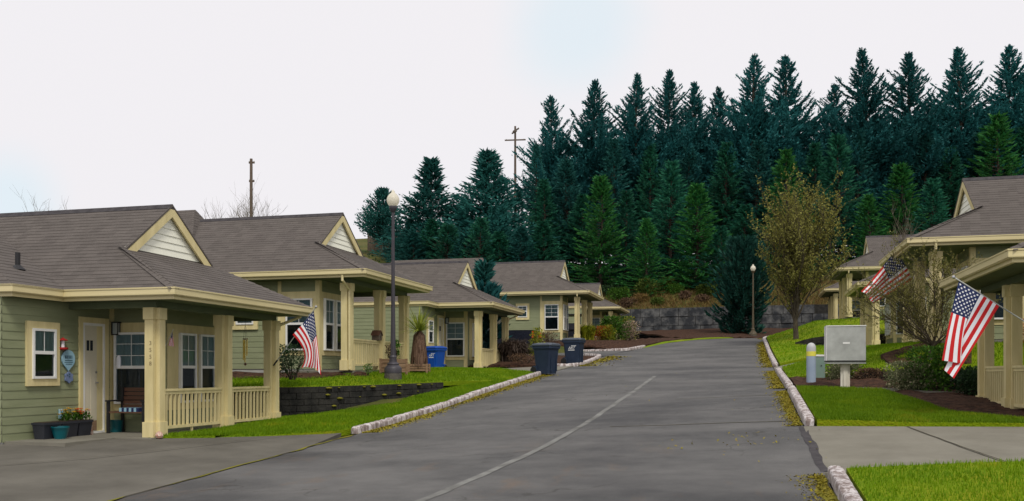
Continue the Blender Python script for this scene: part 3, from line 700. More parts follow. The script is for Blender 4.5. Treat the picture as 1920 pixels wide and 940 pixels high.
def window(par, xf, o, u, n, u0, u1, z0, z1, grid=(0, 0), curtain=None, casing=None, base=.0):
    W = MB(xf)
    W.m = 0; fw = .045
    zm = (z0 + z1) / 2 + .02
    for a, b, c, d in ((u0, u1, z1 - fw, z1), (u0, u1, z0, z0 + fw), (u0, u0 + fw, z0 + fw, z1 - fw), (u1 - fw, u1, z0 + fw, z1 - fw)):
        W.ubox(o, u, n, a, b, c, d, base + .003, base + .07)
    W.ubox(o, u, n, u0 + fw, u1 - fw, zm - .03, zm + .03, base + .02, base + .066)
    c, r = grid
    for i in range(1, c):
        x = u0 + fw + (u1 - u0 - 2 * fw) * i / c; W.ubox(o, u, n, x - .006, x + .006, zm + .03, z1 - fw, base + .04, base + .052)
    for i in range(1, r):
        z = zm + (z1 - zm) * i / r; W.ubox(o, u, n, u0 + fw, u1 - fw, z - .006, z + .006, base + .041, base + .053)
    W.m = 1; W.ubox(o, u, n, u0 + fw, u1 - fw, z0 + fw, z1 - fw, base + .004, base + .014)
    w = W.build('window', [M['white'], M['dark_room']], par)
    G = MB(xf)
    q = lambda a, z, k: Vector(o) + Vector((u[0], u[1], 0)) * a + Vector((n[0], n[1], 0)) * k + Vector((0, 0, z))
    for za, zb, k in ((z0 + fw, zm - .03, .038), (zm + .03, z1 - fw, .046)):
        G.add([q(u0 + fw, za, base + k), q(u1 - fw, za, base + k), q(u1 - fw, zb, base + k), q(u0 + fw, zb, base + k)], [(0, 1, 2, 3)])
    G.build('pane', M['glass'], w, recalc=False)
    if curtain:
        K = MB(xf); za = zm + .02 if curtain == 'upper' else z0 + fw
        nn = 16; a0, a1 = u0 + fw, u1 - fw
        if curtain == 'split': spans = [(a0, a0 + (a1 - a0) * .42), (a1 - (a1 - a0) * .42, a1)]
        else: spans = [(a0, a1)]
        for (s0, s1) in spans:
            vs = []
            for i in range(nn + 1):
                x = s0 + (s1 - s0) * i / nn; d = base + .024 + .006 * math.sin(i * 2.1)
                vs += [q(x, za, d), q(x, z1 - fw, d)]
            K.add(vs, [(2 * i, 2 * i + 2, 2 * i + 3, 2 * i + 1) for i in range(nn)])
        K.build('curtain', M['curtain'], w, recalc=False)
    if casing:
        K = MB(xf); cw = casing
        K.ubox(o, u, n, u0 - cw, u1 + cw, z1, z1 + cw * 1.15, .0, base + .045); K.ubox(o, u, n, u0 - cw, u1 + cw, z0 - cw * 1.2, z0, 0, base + .045)
        K.ubox(o, u, n, u0 - cw, u0, z0, z1, 0, base + .042); K.ubox(o, u, n, u1, u1 + cw, z0, z1, 0, base + .042)
        K.build('casing', M['beige'], w)
    return w

def gutter(mb, p0, p1, n, e0=0, e1=0):
    """one run of gutter over its fascia; e0 and e1 tell whether an end turns an outer (1) or an inner (-1) corner"""
    p0 = Vector((*p0, 0)); p1 = Vector((*p1, 0)); u = (p1 - p0); l = u.length; u.normalize(); n = Vector((*n, 0)); o = p0
    for k, (z0, z1, a, c) in enumerate(((2.585, 2.69, .125, .012), (2.69, 2.715, .125, 0.0), (2.57, 2.585, .12, .03), (2.505, 2.57, .15, .085))):
        q = lambda d, z, m: tuple(o + u * d + n * m + Vector((0, 0, z)))
        lo = [q(e0 * a, z0, -a), q(l - e1 * a, z0, -a), q(l - e1 * c, z0, -c), q(e0 * c, z0, -c)]
        hi = [(v[0], v[1], z1) for v in lo]
        mb.hexa(lo, hi)

def house(label, kind, mx, x, y, z, name='cottage', lantern=True, door=True, vent=False, number=None, group=None, grid=(2, 3)):
    root = empty(name, (x, y, z), label, 'house', group)
    xf = lambda p: (mx * p[0], p[1], p[2])
    A = kind == 'A'
    WX = -1.85
    # roof
    rf = MB(xf); e = .04
    lap(rf, (-12, SE + e, EZ), (EX - e, SE + e, EZ), (-12, MID - GB, GZ), (GX, MID - GB, GZ), 11)
    lap(rf, (-12, MID - GB, GZ), (GX, MID - GB, GZ), (-12, MID, RZ), (GX, MID, RZ), 14)
    lap(rf, (EX - e, NE - e, EZ), (-12, NE - e, EZ), (GX, MID + GB, GZ), (-12, MID + GB, GZ), 11)
    lap(rf, (GX, MID + GB, GZ), (-12, MID + GB, GZ), (GX, MID, RZ), (-12, MID, RZ), 14)
    hx = GX - .2; hz = GZ + .2 * (GZ - EZ) / (EX - GX)
    lap(rf, (EX - e, SE + e, EZ), (EX - e, NE - e, EZ), (hx, MID - GB - .0, hz), (hx, MID + GB, hz), 14)
    # roof edge thickness at the gable rake
    for s in (-1, 1):
        rf.hexa([(GX, MID + s * (GB + .02), GZ - .03), (GX, MID, RZ - .03), (GX, MID, RZ + .012), (GX, MID + s * (GB + .02), GZ + .012)],
                [(GX + .02, MID + s * (GB + .02), GZ - .03), (GX + .02, MID, RZ - .03), (GX + .02, MID, RZ + .012), (GX + .02, MID + s * (GB + .02), GZ + .012)])
    if A:
        p = .44; wz = EZ + (6 - 1.53) * p; wy = -1.75 + (wz - EZ) / PIT
        lap(rf, (-1.53, -1.75, EZ), (-1.53, 3.9, EZ), (-6, wy, wz), (-6, 3.9, wz), 24)
        lap(rf, (-10.5, -1.75, EZ), (-1.53, -1.75, EZ), (-10.5, wy, wz), (-6, wy, wz), 24)
    else:
        bz = RZ + .33; d = (bz - EZ) - (RZ - EZ)
        lap(rf, (-5.45, MID - 1.2, RZ - 1.2 * PIT + .02), (-5.45, MID + 1.2, RZ - 1.2 * PIT + .02), (-6.15, MID - .02, bz), (-6.15, MID + .02, bz), 12)
        lap(rf, (-12, MID - 1.6, RZ - 1.6 * PIT + .02), (-5.45, MID - 1.2, RZ - 1.2 * PIT + .02), (-12, MID, bz), (-6.15, MID, bz), 16)
        lap(rf, (-5.45, MID + 1.2, RZ - 1.2 * PIT + .02), (-12, MID + 1.6, RZ - 1.6 * PIT + .02), (-6.15, MID, bz), (-12, MID, bz), 16)
    rfo = rf.build('roof', M['roof'], root, recalc=False)
    if mx < 0:
        rfo.data.flip_normals()
    # ridge and hip caps
    rc = MB(xf)
    rc.hexa([(-12, MID - .13, RZ - .085), (-12, MID, RZ + .025), (-12, MID + .13, RZ - .085)], [(GX + .015, MID - .13, RZ - .085), (GX + .015, MID, RZ + .025), (GX + .015, MID + .13, RZ - .085)])
    rc.build('ridge_cap', M['ridge'], rfo)
    for s in (-1, 1):
        rc = MB(xf)
        a = Vector((EX - .05, MID + s * (MID - SE - .05), EZ + .015)); b = Vector((GX + .02, MID + s * (GB + .0), GZ - .005)); d = (b - a); side = Vector((-d.y, d.x, 0)).normalized() * .1
        for k in range(14):
            p0 = a.lerp(b, k / 14); p1 = a.lerp(b, (k + 1) / 14)
            up0 = Vector((0, 0, .026)); up1 = Vector((0, 0, .012)); dn = Vector((0, 0, -.035))
            rc.add([p0 - side + dn, p0 + up0, p0 + side + dn, p1 - side + dn, p1 + up1, p1 + side + dn], [(0, 1, 4, 3), (1, 2, 5, 4), (0, 2, 1)])
        rc.build('hip_cap', M['roof'], rfo)
    # gable
    gw = MB(xf); gx = GX - .09
    lap(gw, (gx, MID - GB + .05, GZ + .05), (gx, MID + GB - .05, GZ + .05), (gx, MID - .01, RZ - .06), (gx, MID + .01, RZ - .06), 7, .018)
    gwo = gw.build('gable_wall', M['gable'], root, recalc=False)
    if mx < 0: gwo.data.flip_normals()
    rk = MB(xf)
    for s in (-1, 1):
        o0 = (MID + s * (GB + .0), GZ - .0); t = .17
        rk.hexa([(GX - .03, MID + s * GB, GZ - .035), (GX - .03, MID, RZ - .035), (GX - .03, MID, RZ - .035 - t * 1.25), (GX - .03, MID + s * (GB - t * 1.65), GZ - .035)],
                [(GX + .012, MID + s * GB, GZ - .035), (GX + .012, MID, RZ - .035), (GX + .012, MID, RZ - .035 - t * 1.25), (GX + .012, MID + s * (GB - t * 1.65), GZ - .035)])
        # underside of the rake overhang
        rk.hexa([(gx, MID + s * (GB - .02), GZ - .02), (gx, MID, RZ - .04), (gx, MID, RZ - .075), (gx, MID + s * (GB - .07), GZ - .02)],
                [(GX - .031, MID + s * (GB - .02), GZ - .02), (GX - .031, MID, RZ - .04), (GX - .031, MID, RZ - .075), (GX - .031, MID + s * (GB - .07), GZ - .02)])
    rk.build('bargeboard', M['beige'], root)
    # gutters and soffit
    gt = MB(xf)
    wx = -1.53 if A else -12
    gutter(gt, (wx, SE), (EX, SE), (0, -1), -1 if A else 0, 1); gutter(gt, (EX, SE), (EX, NE), (1, 0), 1, 1); gutter(gt, (EX, NE), (-12, NE), (0, 1), 1, 0)
    if A: gutter(gt, (-1.53, -1.75), (-1.53, SE), (1, 0), 1, -1); gutter(gt, (-12, -1.75), (-1.53, -1.75), (0, -1), 0, 1)
    gt.build('gutter', M['gutter'], root)
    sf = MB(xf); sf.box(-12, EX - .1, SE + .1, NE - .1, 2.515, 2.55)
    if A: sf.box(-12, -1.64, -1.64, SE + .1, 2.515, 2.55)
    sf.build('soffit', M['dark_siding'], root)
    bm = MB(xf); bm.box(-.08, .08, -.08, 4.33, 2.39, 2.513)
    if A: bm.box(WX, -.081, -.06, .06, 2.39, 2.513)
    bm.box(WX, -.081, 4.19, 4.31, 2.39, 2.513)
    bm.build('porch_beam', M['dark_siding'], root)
    # walls
    wl = MB(xf); zt = 2.513
    if A:
        siding(wl, -12, -1.65, WX, -1.65, -.02, zt); siding(wl, WX, -1.65, WX, 1.2, -.02, zt)
        siding(wl, WX, 1.2, -.9, 1.2, 0, zt); siding(wl, -.9, 1.2, -.9, 3.4, 0, zt); siding(wl, -.9, 3.4, WX, 3.4, 0, zt)
        siding(wl, WX, 3.4, WX, 4.3, 0, zt); siding(wl, WX, 4.3, -12, 4.3, 0, zt)
    else:
        siding(wl, -12, .1, -.9, .1, .04, zt); siding(wl, -.9, .1, -.9, 1.75, .04, zt); siding(wl, -.9, 1.75, WX, 1.75, 0, zt)
        siding(wl, WX, 1.75, WX, 4.3, 0, zt); siding(wl, WX, 4.3, -12, 4.3, 0, zt)
    wo = wl.build('wall', M['siding'], root, recalc=False)
    if mx < 0: wo.data.flip_normals()
    fd = MB(xf)
    if A: fd.box(-12, WX - .012, -1.638, 4.288, -.5, -.022)
    else: fd.box(-12, -.912, .112, 1.74, -.6, .038); fd.box(-12, WX - .012, 1.741, 4.288, -.6, -.002)
    fd.build('foundation', M['foundation'], root)
    pf = MB(xf); pf.box(WX + .003, .17, (-1.6 if A else .02) if A else 0.02, 4.4, -.3, -.0) if not A else pf.box(WX + .003, .17, -.35, 4.4, -.3, 0)
    if A: pf.box(WX + .003, -.6, -1.6, -.352, -.3, -.004)
    pf.build('porch_floor', M['concrete'], root)
    # bay panels and corner boards
    bay_y0, bay_y1 = (1.2, 3.4) if A else (.1, 1.75)
    bp = MB(xf)
    sx0 = WX + .02 if A else -2.05
    if A:
        bp.ubox((0, bay_y0, 0), (1, 0), (0, -1), sx0, -.9, .42, 2.2, .0, .03)
    else:
        bp.ubox((0, bay_y0, 0), (1, 0), (0, -1), sx0, -.9, .42, 2.2, .0, .03)
        bp.ubox((0, bay_y0, 0), (1, 0), (0, -1), sx0 - .1, sx0 - .001, .0, 2.5, .0, .036)
    bp.ubox((0, bay_y0, 0), (1, 0), (0, -1), -1.0, -.868, 0, 2.5, -.01, .034)
    py0, py1 = (1.6, 3.37) if A else (.104, 1.72)
    bp.ubox((-.9, 0, 0), (0, 1), (1, 0), py0, py1, .42, 2.2, .0, .028)
    bp.ubox((-.9, 0, 0), (0, 1), (1, 0), bay_y1 - .1, bay_y1 + .02, 0, 2.5, .0, .033)
    bp.ubox((-.9, 0, 0), (0, 1), (1, 0), bay_y0 + .01, bay_y0 + .11, 0, 2.5, .0, .0345)
    bp.build('bay_trim', M['beige'], root); bp = MB(xf); bp.ubox((WX, 0, 0), (0, 1), (1, 0), 4.2, 4.32, 0, 2.5, 0, .03); bp.build('corner_board', M['beige'], root)
    bp = MB(xf)
    if A:
        bp.ubox((WX, 0, 0), (0, 1), (1, 0), 1.08, 1.199, 0, 2.5, 0, .026)
    if A: bp.build('corner_board', M['beige'], root)
    cxm = (sx0 - .9) / 2
    window(root, xf, (0, bay_y0, 0), (1, 0), (0, -1), cxm - .4, cxm + .4, .56, 2.0, grid, 'upper' if not A else 'upper', base=.03)
    wy = (1.97, 2.68) if A else (.31, 1.02)
    for w0 in wy: window(root, xf, (-.9, 0, 0), (0, 1), (1, 0), w0, w0 + .56, .56, 2.02, (2, 2), 'upper', base=.028)
    # door and the window beside it
    if A:
        window(root, xf, (WX, 0, 0), (0, 1), (1, 0), -1.02, -.45, 1.08, 1.99, (2, 1), 'upper', casing=.11, base=.012)
        if not door: pass
        dp0, dp1 = .2, .96
        df = MB(xf); df.m = 0
        for a, b, c, d, nn in ((dp0, dp0 + .08, 0, 2.16, .05), (dp1 - .06, dp1 + .05, 0, 2.16, .05), (dp0, dp1 + .05, 2.16, 2.27, .052)):
            df.ubox((WX, 0, 0), (0, 1), (1, 0), a, b, c, d, 0, nn)
        df.m = 1
        for a, b, c, d in ((dp0 + .08, dp0 + .13, .04, 2.16), (dp1 - .10, dp1 - .06, .04, 2.16), (dp0 + .13, dp1 - .10, 2.11, 2.16), (dp0 + .08, dp1 - .06, 0, .04)):
            df.ubox((WX, 0, 0), (0, 1), (1, 0), a, b, c, d, 0, .044)
        df.m = 0; df.ubox((WX, 0, 0), (0, 1), (1, 0), .69, dp1 - .10, .04, 2.11, 0, .02)
        df.build('door_frame', [M['beige'], M['white']], root)
        dr = MB(xf); dr.m = 0; o = (WX, 0, 0); u = (0, 1); n = (1, 0)
        dr.ubox(o, u, n, dp0 + .13, .685, .05, 2.11, 0, .024)
        for a, b, c, d in ((.35, .48, .28, 1.35), (.51, .64, .28, 1.35)): dr.ubox(o, u, n, a, b, c, d, .02, .03)
        dr.m = 1; dr.ubox(o, u, n, .34, .68, .06, .25, .024, .028)
        do = dr.build('door', [M['door'], M['wood']], root)
        dg = MB(xf); dg.ubox(o, u, n, .40, .47, 1.62, 1.82, .023, .03); dg.ubox(o, u, n, .50, .57, 1.62, 1.82, .023, .03); dg.build('pane', M['dark_room'], do)
        dh = MB(xf); dh.ubox(o, u, n, .635, .67, .98, 1.01, .02, .08); dh.build('handle', M['chrome'], do); dh = MB(xf); dh.ubox(o, u, n, .635, .67, 1.18, 1.215, .02, .05); dh.build('deadbolt', M['chrome'], do)
        if lantern:
            ln = MB(xf); ln.m = 0
            ln.ubox((WX, 0, 0), (0, 1), (1, 0), 1.1, 1.2, 1.98, 2.2, .02, .06); ln.ubox((WX, 0, 0), (0, 1), (1, 0), 1.07, 1.23, 2.19, 2.215, .05, .2); ln.ubox((WX, 0, 0), (0, 1), (1, 0), 1.07, 1.23, 1.95, 1.97, .05, .2)
            for a in (1.075, 1.145, 1.215):
                for nn in (.055, .19): ln.ubox((WX, 0, 0), (0, 1), (1, 0), a, a + .012, 1.97, 2.19, nn, nn + .012)
            ln.m = 1; ln.ubox((WX, 0, 0), (0, 1), (1, 0), 1.09, 1.21, 1.971, 2.189, .07, .18)
            ln.build('wall_lantern', [M['dark_iron'], M['curtain']], root)
    else:
        window(root, xf, (0, .1, 0), (1, 0), (0, -1), -3.45, -2.9, 1.3, 1.95, (2, 2), 'full', casing=.12, base=.012)
        dr = MB(xf); dr.ubox((WX, 0, 0), (0, 1), (1, 0), 2.55, 3.4, .03, 2.1, 0, .03); do = dr.build('door', M['door'], root)
        dh = MB(xf); dh.ubox((WX, 0, 0), (0, 1), (1, 0), 2.6, 2.64, .98, 1.02, .03, .08); dh.build('handle', M['chrome'], do)
        df = MB(xf)
        for a, b, c, d in ((2.42, 2.55, 0, 2.1), (3.4, 3.53, 0, 2.1), (2.42, 3.53, 2.1, 2.23)): df.ubox((WX, 0, 0), (0, 1), (1, 0), a, b, c, d, 0, .045)
        df.build('door_frame', M['beige'], root)
    # posts
    posts = []
    for k, yy in enumerate((0, 2.27, 4.25)):
        pp = MB(xf)
        for (x0, x1, y0, y1, e_) in ((-.13, .045, -.13, .13, 0), (.046, .128, -.04, .125, .002)):
            pp.box(x0, x1, yy + y0, yy + y1, .27, 2.2)
            pp.box(x0 - (.03 if e_ == 0 else -.012), x1 + .03, yy + y0 - .03, yy + y1 + .03, 0, .28 + e_)
            pp.box(x0 - (.022 if e_ == 0 else -.01), x1 + .022, yy + y0 - .022, yy + y1 + .022, 2.17 + e_, 2.389 - e_)
        po = pp.build('porch_post', M['beige'], root)
        posts.append(po)
    # railings
    for (a, b) in ((.12, 2.15), (2.39, 4.13)):
        rl = MB(xf)
        rl.box(-.045, .045, a, b, .84, .885); rl.box(-.025, .025, a, b, .78, .838); rl.box(-.03, .03, a, b, .13, .185)
        nb = int((b - a) / .135)
        for i in range(nb):
            yy = a + (b - a) * (i + .5) / nb; rl.box(-.019, .019, yy - .019, yy + .019, .186, .779)
        rl.box(-.02, .02, (a + b) / 2 - .02, (a + b) / 2 + .02, 0, .13)
        rl.build('railing', M['beige'], root)
    # downspout
    ds = MB(xf)
    if A: ds.tube([(EX - .3, NE - .06, 2.6), (EX - .3, NE - .06, 2.5), (.12, 4.36, 2.28), (.1, 4.34, 2.2), (.1, 4.34, .05)], .035, 8)
    else: ds.tube([(EX - .72, SE + .06, 2.6), (EX - .72, SE + .06, 2.42), (.1, -.09, 2.2), (.1, -.09, 2.1), (.1, -.09, .02)], .035, 8)
    ds.build('downspout', M['gutter'], root)
    if vent:
        vt = MB(xf); vt.lathe([(.045, 0), (.045, .34)], (-2.5, -.6, EZ + .38), 10); vt.lathe([(.14, -.03), (.05, .06)], (-2.5, -.6, EZ + .43), 10)
        vt.build('plumbing_vent', M['dark_iron'], rfo)
    if number:
        for i, chx in enumerate(number):
            me = text_mesh(chx, .105, .002)
            me.transform(Matrix.Translation((-.005, -.1335, 1.73 - i * .125)) @ Matrix.Rotation(R(90), 4, 'X'))
            link('house_number', me, M['number'], posts[0])
    return root

H1 = house('sage green cottage with flower boxes and a bench by its cream door', 'A', 1, -10.6, 14.6, -1.18, vent=True, number='3558', group='cottages along the street')
H2 = house('sage green cottage directly behind the tall street lamp, birdhouse on its porch rail', 'B', 1, -10.6, 22.95, .08, group='cottages along the street')
H3 = house('low cottage behind the blue recycling cart, slim conifer rising behind its roof', 'A', 1, -10.6, 35.52, .15, group='cottages along the street')
H4 = house('cottage with a small square window above the dark pickup, bark bed in front', 'B', 1, -9.2, 50.2, 1.89, group='cottages along the street')
H5 = house('farthest small cottage beside the big flowering shrubs and the block wall', 'A', 1, -9.7, 66.6, 2.17, group='cottages along the street')
Q1 = house('cottage whose railed porch carries the large flag beside the green shrubs', 'A', -1, 4.8, 16.4, -.745, group='cottages along the street')
Q2 = house('tall-roofed cottage with cream gable behind the budding multi-stem tree', 'B', -1, 4.9, 26.35, .86, group='cottages along the street')
Q3 = house('cottage porch behind the metal mailbox, its roof below the second flag', 'A', -1, 5.3, 41.0, 1.12, group='cottages along the street')
Q4 = house('cottage with cream gable up the slope behind the lawn with the brown tree', 'B', -1, 5.5, 53.15, 3.1, group='cottages along the street')
Q5 = house('cottage glimpsed farthest up the slope, next to the brown budding tree', 'A', -1, 5.9, 65.5, 3.05, group='cottages along the street')

# ------------------------------------------------------------------ retaining walls
def block_wall(name, label, pts_top, pts_bot, m, bl, bh, thick=.25, seed=0, cat='retaining wall', cap=None):
    """rows of blocks with open joints along a line; top and bottom follow the given points"""
    root = empty(name, Vector(pts_bot[0]), label, cat)
    n = 200; T = resample([Vector(p) for p in pts_top], n); B = resample([Vector(p) for p in pts_bot], n)
    s = [0]
    for i in range(1, n): s.append(s[-1] + (Vector(T[i][:2]) - Vector(T[i - 1][:2])).length)
    def at(d):
        d = max(0, min(s[-1] - 1e-4, d)); i = int(np.searchsorted(s, d)) ; i = max(1, min(n - 1, i)); f = (d - s[i - 1]) / max(1e-6, s[i] - s[i - 1])
        t = T[i - 1].lerp(T[i], f); b = B[i - 1].lerp(B[i], f); dr = (T[i] - T[i - 1]); dr.z = 0; dr.normalize(); return t, b, dr
    mb = MB(); rr = random.Random(seed); o = Vector(pts_bot[0])
    hmax = max((T[i].z - B[i].z) for i in range(n)); rows = math.ceil((hmax + .1) / bh)
    for r in range(rows):
        d = -bl * (.5 if r % 2 else 0)
        while d < s[-1]:
            L1 = bl * (1 if bl < 1 else rr.choice((.9, 1.0, 1.0, .55)))
            gp = .006 if bl < 1 else .022; a0, a1 = max(0, d + gp), min(s[-1], d + L1 - gp)
            d += L1
            if a1 - a0 < .05: continue
            t0, b0, u0 = at(a0); t1, b1, u1 = at(a1)
            zt0, zt1 = t0.z - r * bh, t1.z - r * bh
            if zt0 < b0.z - .05 and zt1 < b1.z - .05: continue
            nrm0 = Vector((u0.y, -u0.x, 0)); nrm1 = Vector((u1.y, -u1.x, 0)); off = rr.uniform(-.015, .02) * (1 if bl < 1 else 3) + .012 * r
            q = []
            for (p, zt, nn) in ((t0, zt0, nrm0), (t1, zt1, nrm1)):
                x = Vector((p.x, p.y, 0))
                q.append((x + nn * off, x - nn * thick, zt))
            lo = [q[0][0] + Vector((0, 0, q[0][2] - bh + .008)), q[1][0] + Vector((0, 0, q[1][2] - bh + .008)), q[1][1] + Vector((0, 0, q[1][2] - bh + .008)), q[0][1] + Vector((0, 0, q[0][2] - bh + .008))]
            hi = [v + Vector((0, 0, bh - (.014 if bl < 1 else .04))) for v in lo]
            ch = .012
            # front face slightly bulged like split stone
            mb.hexa([v - o for v in lo], [v - o for v in hi])
    mb.build('blocks', m, root)
    bk = MB()
    for i in range(0, n - 1, 4):
        j = min(n - 1, i + 4); t0, t1 = T[i], T[j]; u = (t1 - t0); u.z = 0; u.normalize(); nn = Vector((u.y, -u.x, 0))
        lo = [Vector((t0.x, t0.y, B[i].z - .4)) - nn * .03, Vector((t1.x, t1.y, B[j].z - .4)) - nn * .03, Vector((t1.x, t1.y, B[j].z - .4)) - nn * thick * .9, Vector((t0.x, t0.y, B[i].z - .4)) - nn * thick * .9]
        zt = [t0.z - .03, t1.z - .03, t1.z - .03, t0.z - .03]
        hi = [Vector((v.x, v.y, z)) for v, z in zip(lo, zt)]
        bk.hexa([v - o for v in lo], [v - o for v in hi])
    bk.build('backing', M['black_block'], root)
    return root, T, B
w1, T1, B1 = block_wall('retaining_wall', 'low black block retaining wall with moss, curving below the tall street lamp', [(-10.95, 19.58, -.34), (-10.05, 20.4, -.325), (-9.2, 22.0, -.30), (-8.2, 24.05, -.255)], [(-10.95, 19.5, -1.15), (-10.0, 20.35, -1.05), (-9.15, 21.97, -.9), (-8.15, 24.05, -.6)], M['black_block'], .36, .15, .25, 1)
mo = MB(); rr = random.Random(5)
for k in range(18):
    i = rr.randint(70, 198); t = T1[i]; b = B1[i]; z = b.z + (t.z - b.z) * rr.choice((.98, .98, .6, .35, .75)); u = (T1[min(i + 1, 199)] - T1[max(i - 1, 0)]); u.z = 0; u.normalize(); nn = Vector((u.y, -u.x, 0))
    c = Vector((t.x, t.y, z)) + nn * .03; s_ = rr.uniform(.03, .09)
    mo.lathe([(.2 * s_, -.35 * s_), (.9 * s_, -.15 * s_), (s_, .05 * s_), (.5 * s_, .3 * s_), (.1 * s_, .38 * s_)], c - Vector((-10.95, 19.5, -1.12)), 7, rr.random())
mo.build('moss', M['moss'], w1, smooth=True)
block_wall('retaining_wall', 'long grey concrete block wall at the foot of the dry grass hill', [(-18, 75.9, 5.25), (-6, 75.85, 5.42), (4, 75.9, 5.5), (22, 75.9, 5.5)], [(-18, 75.9, 3.1), (-6, 75.85, 3.2), (4, 75.9, 3.3), (22, 75.9, 3.4)], M['grey_block'], 1.55, .74, .6, 3)
block_wall('retaining_wall', 'short dark retaining wall below the lawn behind the shrub bed', [(2.75, 24.32, .02), (4, 24.22, .08), (6, 24.2, .1), (9, 24.2, .12)], [(2.75, 24.28, -.3), (4, 24.18, -.36), (6, 24.15, -.4), (9, 24.15, -.4)], M['black_block'], .4, .16, .22, 4)
block_wall('retaining_wall', 'dark low wall crossing the lawn beside the trunk of the brown tree', [(2.3, 46.1, 1.5), (2.9, 46.1, 1.68), (3.6, 46.12, 1.78), (7, 46.12, 1.88), (14, 46.12, 1.98)], [(2.3, 46.05, 1.3), (2.9, 46.05, 1.3), (3.6, 46.05, 1.28), (7, 46.05, 1.2), (14, 46.05, 1.2)], M['black_block'], .4, .16, .25, 5)

# ------------------------------------------------------------------ street furniture
def lamp(loc, label, h, m_pole, sc=1.0):
    root = empty('street_lamp', loc, label, 'street lamp', 'street lamps')
    b = MB(); b.lathe([(.24 * sc, -.15), (.24 * sc, .22), (.225 * sc, .25)], n=16); b.build('footing', M['lamp_base'], root)
    b = MB(); b.lathe([(.235 * sc, .25), (.24 * sc, .38), (.21 * sc, .43), (.16 * sc, .47), (.165 * sc, .5), (.145 * sc, .53), (.11 * sc, .56), (.095 * sc, .68), (.1 * sc, .70), (.08 * sc, .74)], n=16)
    b.build('base', m_pole, root, smooth=True)
    vs = []; fs = []; n = 24; H = h - .62
    mb = MB()
    for i, z in enumerate((.74, H * .4, H)):
        for k in range(n):
            a = 2 * math.pi * k / n; r = (.075 - .018 * i) * sc * (1 if k % 2 else .9); vs.append((r * math.cos(a), r * math.sin(a), z))
    for i in range(2):
        for k in range(n): fs.append((i * n + k, i * n + (k + 1) % n, (i + 1) * n + (k + 1) % n, (i + 1) * n + k))
    mb.add(vs, fs); mb.lathe([(.045 * sc, H), (.06 * sc, H + .02), (.1 * sc, H + .1), (.11 * sc, H + .16), (.1 * sc, H + .18)], n=16); mb.build('pole', m_pole, root, smooth=True)
    g = MB(); z = H + .17
    g.lathe([(.095, z), (.15, z + .07), (.175, z + .15), (.172, z + .21), (.14, z + .29), (.085, z + .35), (.05, z + .375), (.052, z + .39), (.04, z + .42), (.02, z + .45), (.004, z + .46)], n=20)
    g.build('globe', M['globe'], root, smooth=True)
    q = MB(); q.lathe([(.03, z + .0), (.03, z + .2), (.02, z + .22)], n=8); q.build('bulb', M['lamp_base'], root)
    return root
lp = P(737, 717, 25.0)
lamp(lp, 'tall dark street lamp with acorn globe above the black retaining wall', 5.3, M['metal_dark'])
lp = P(1412, 636, 62.5)
lamp(lp, 'slim olive street lamp at the top of the road before the dark pine', 5.15, M['lamp_bronze'], 1.15)

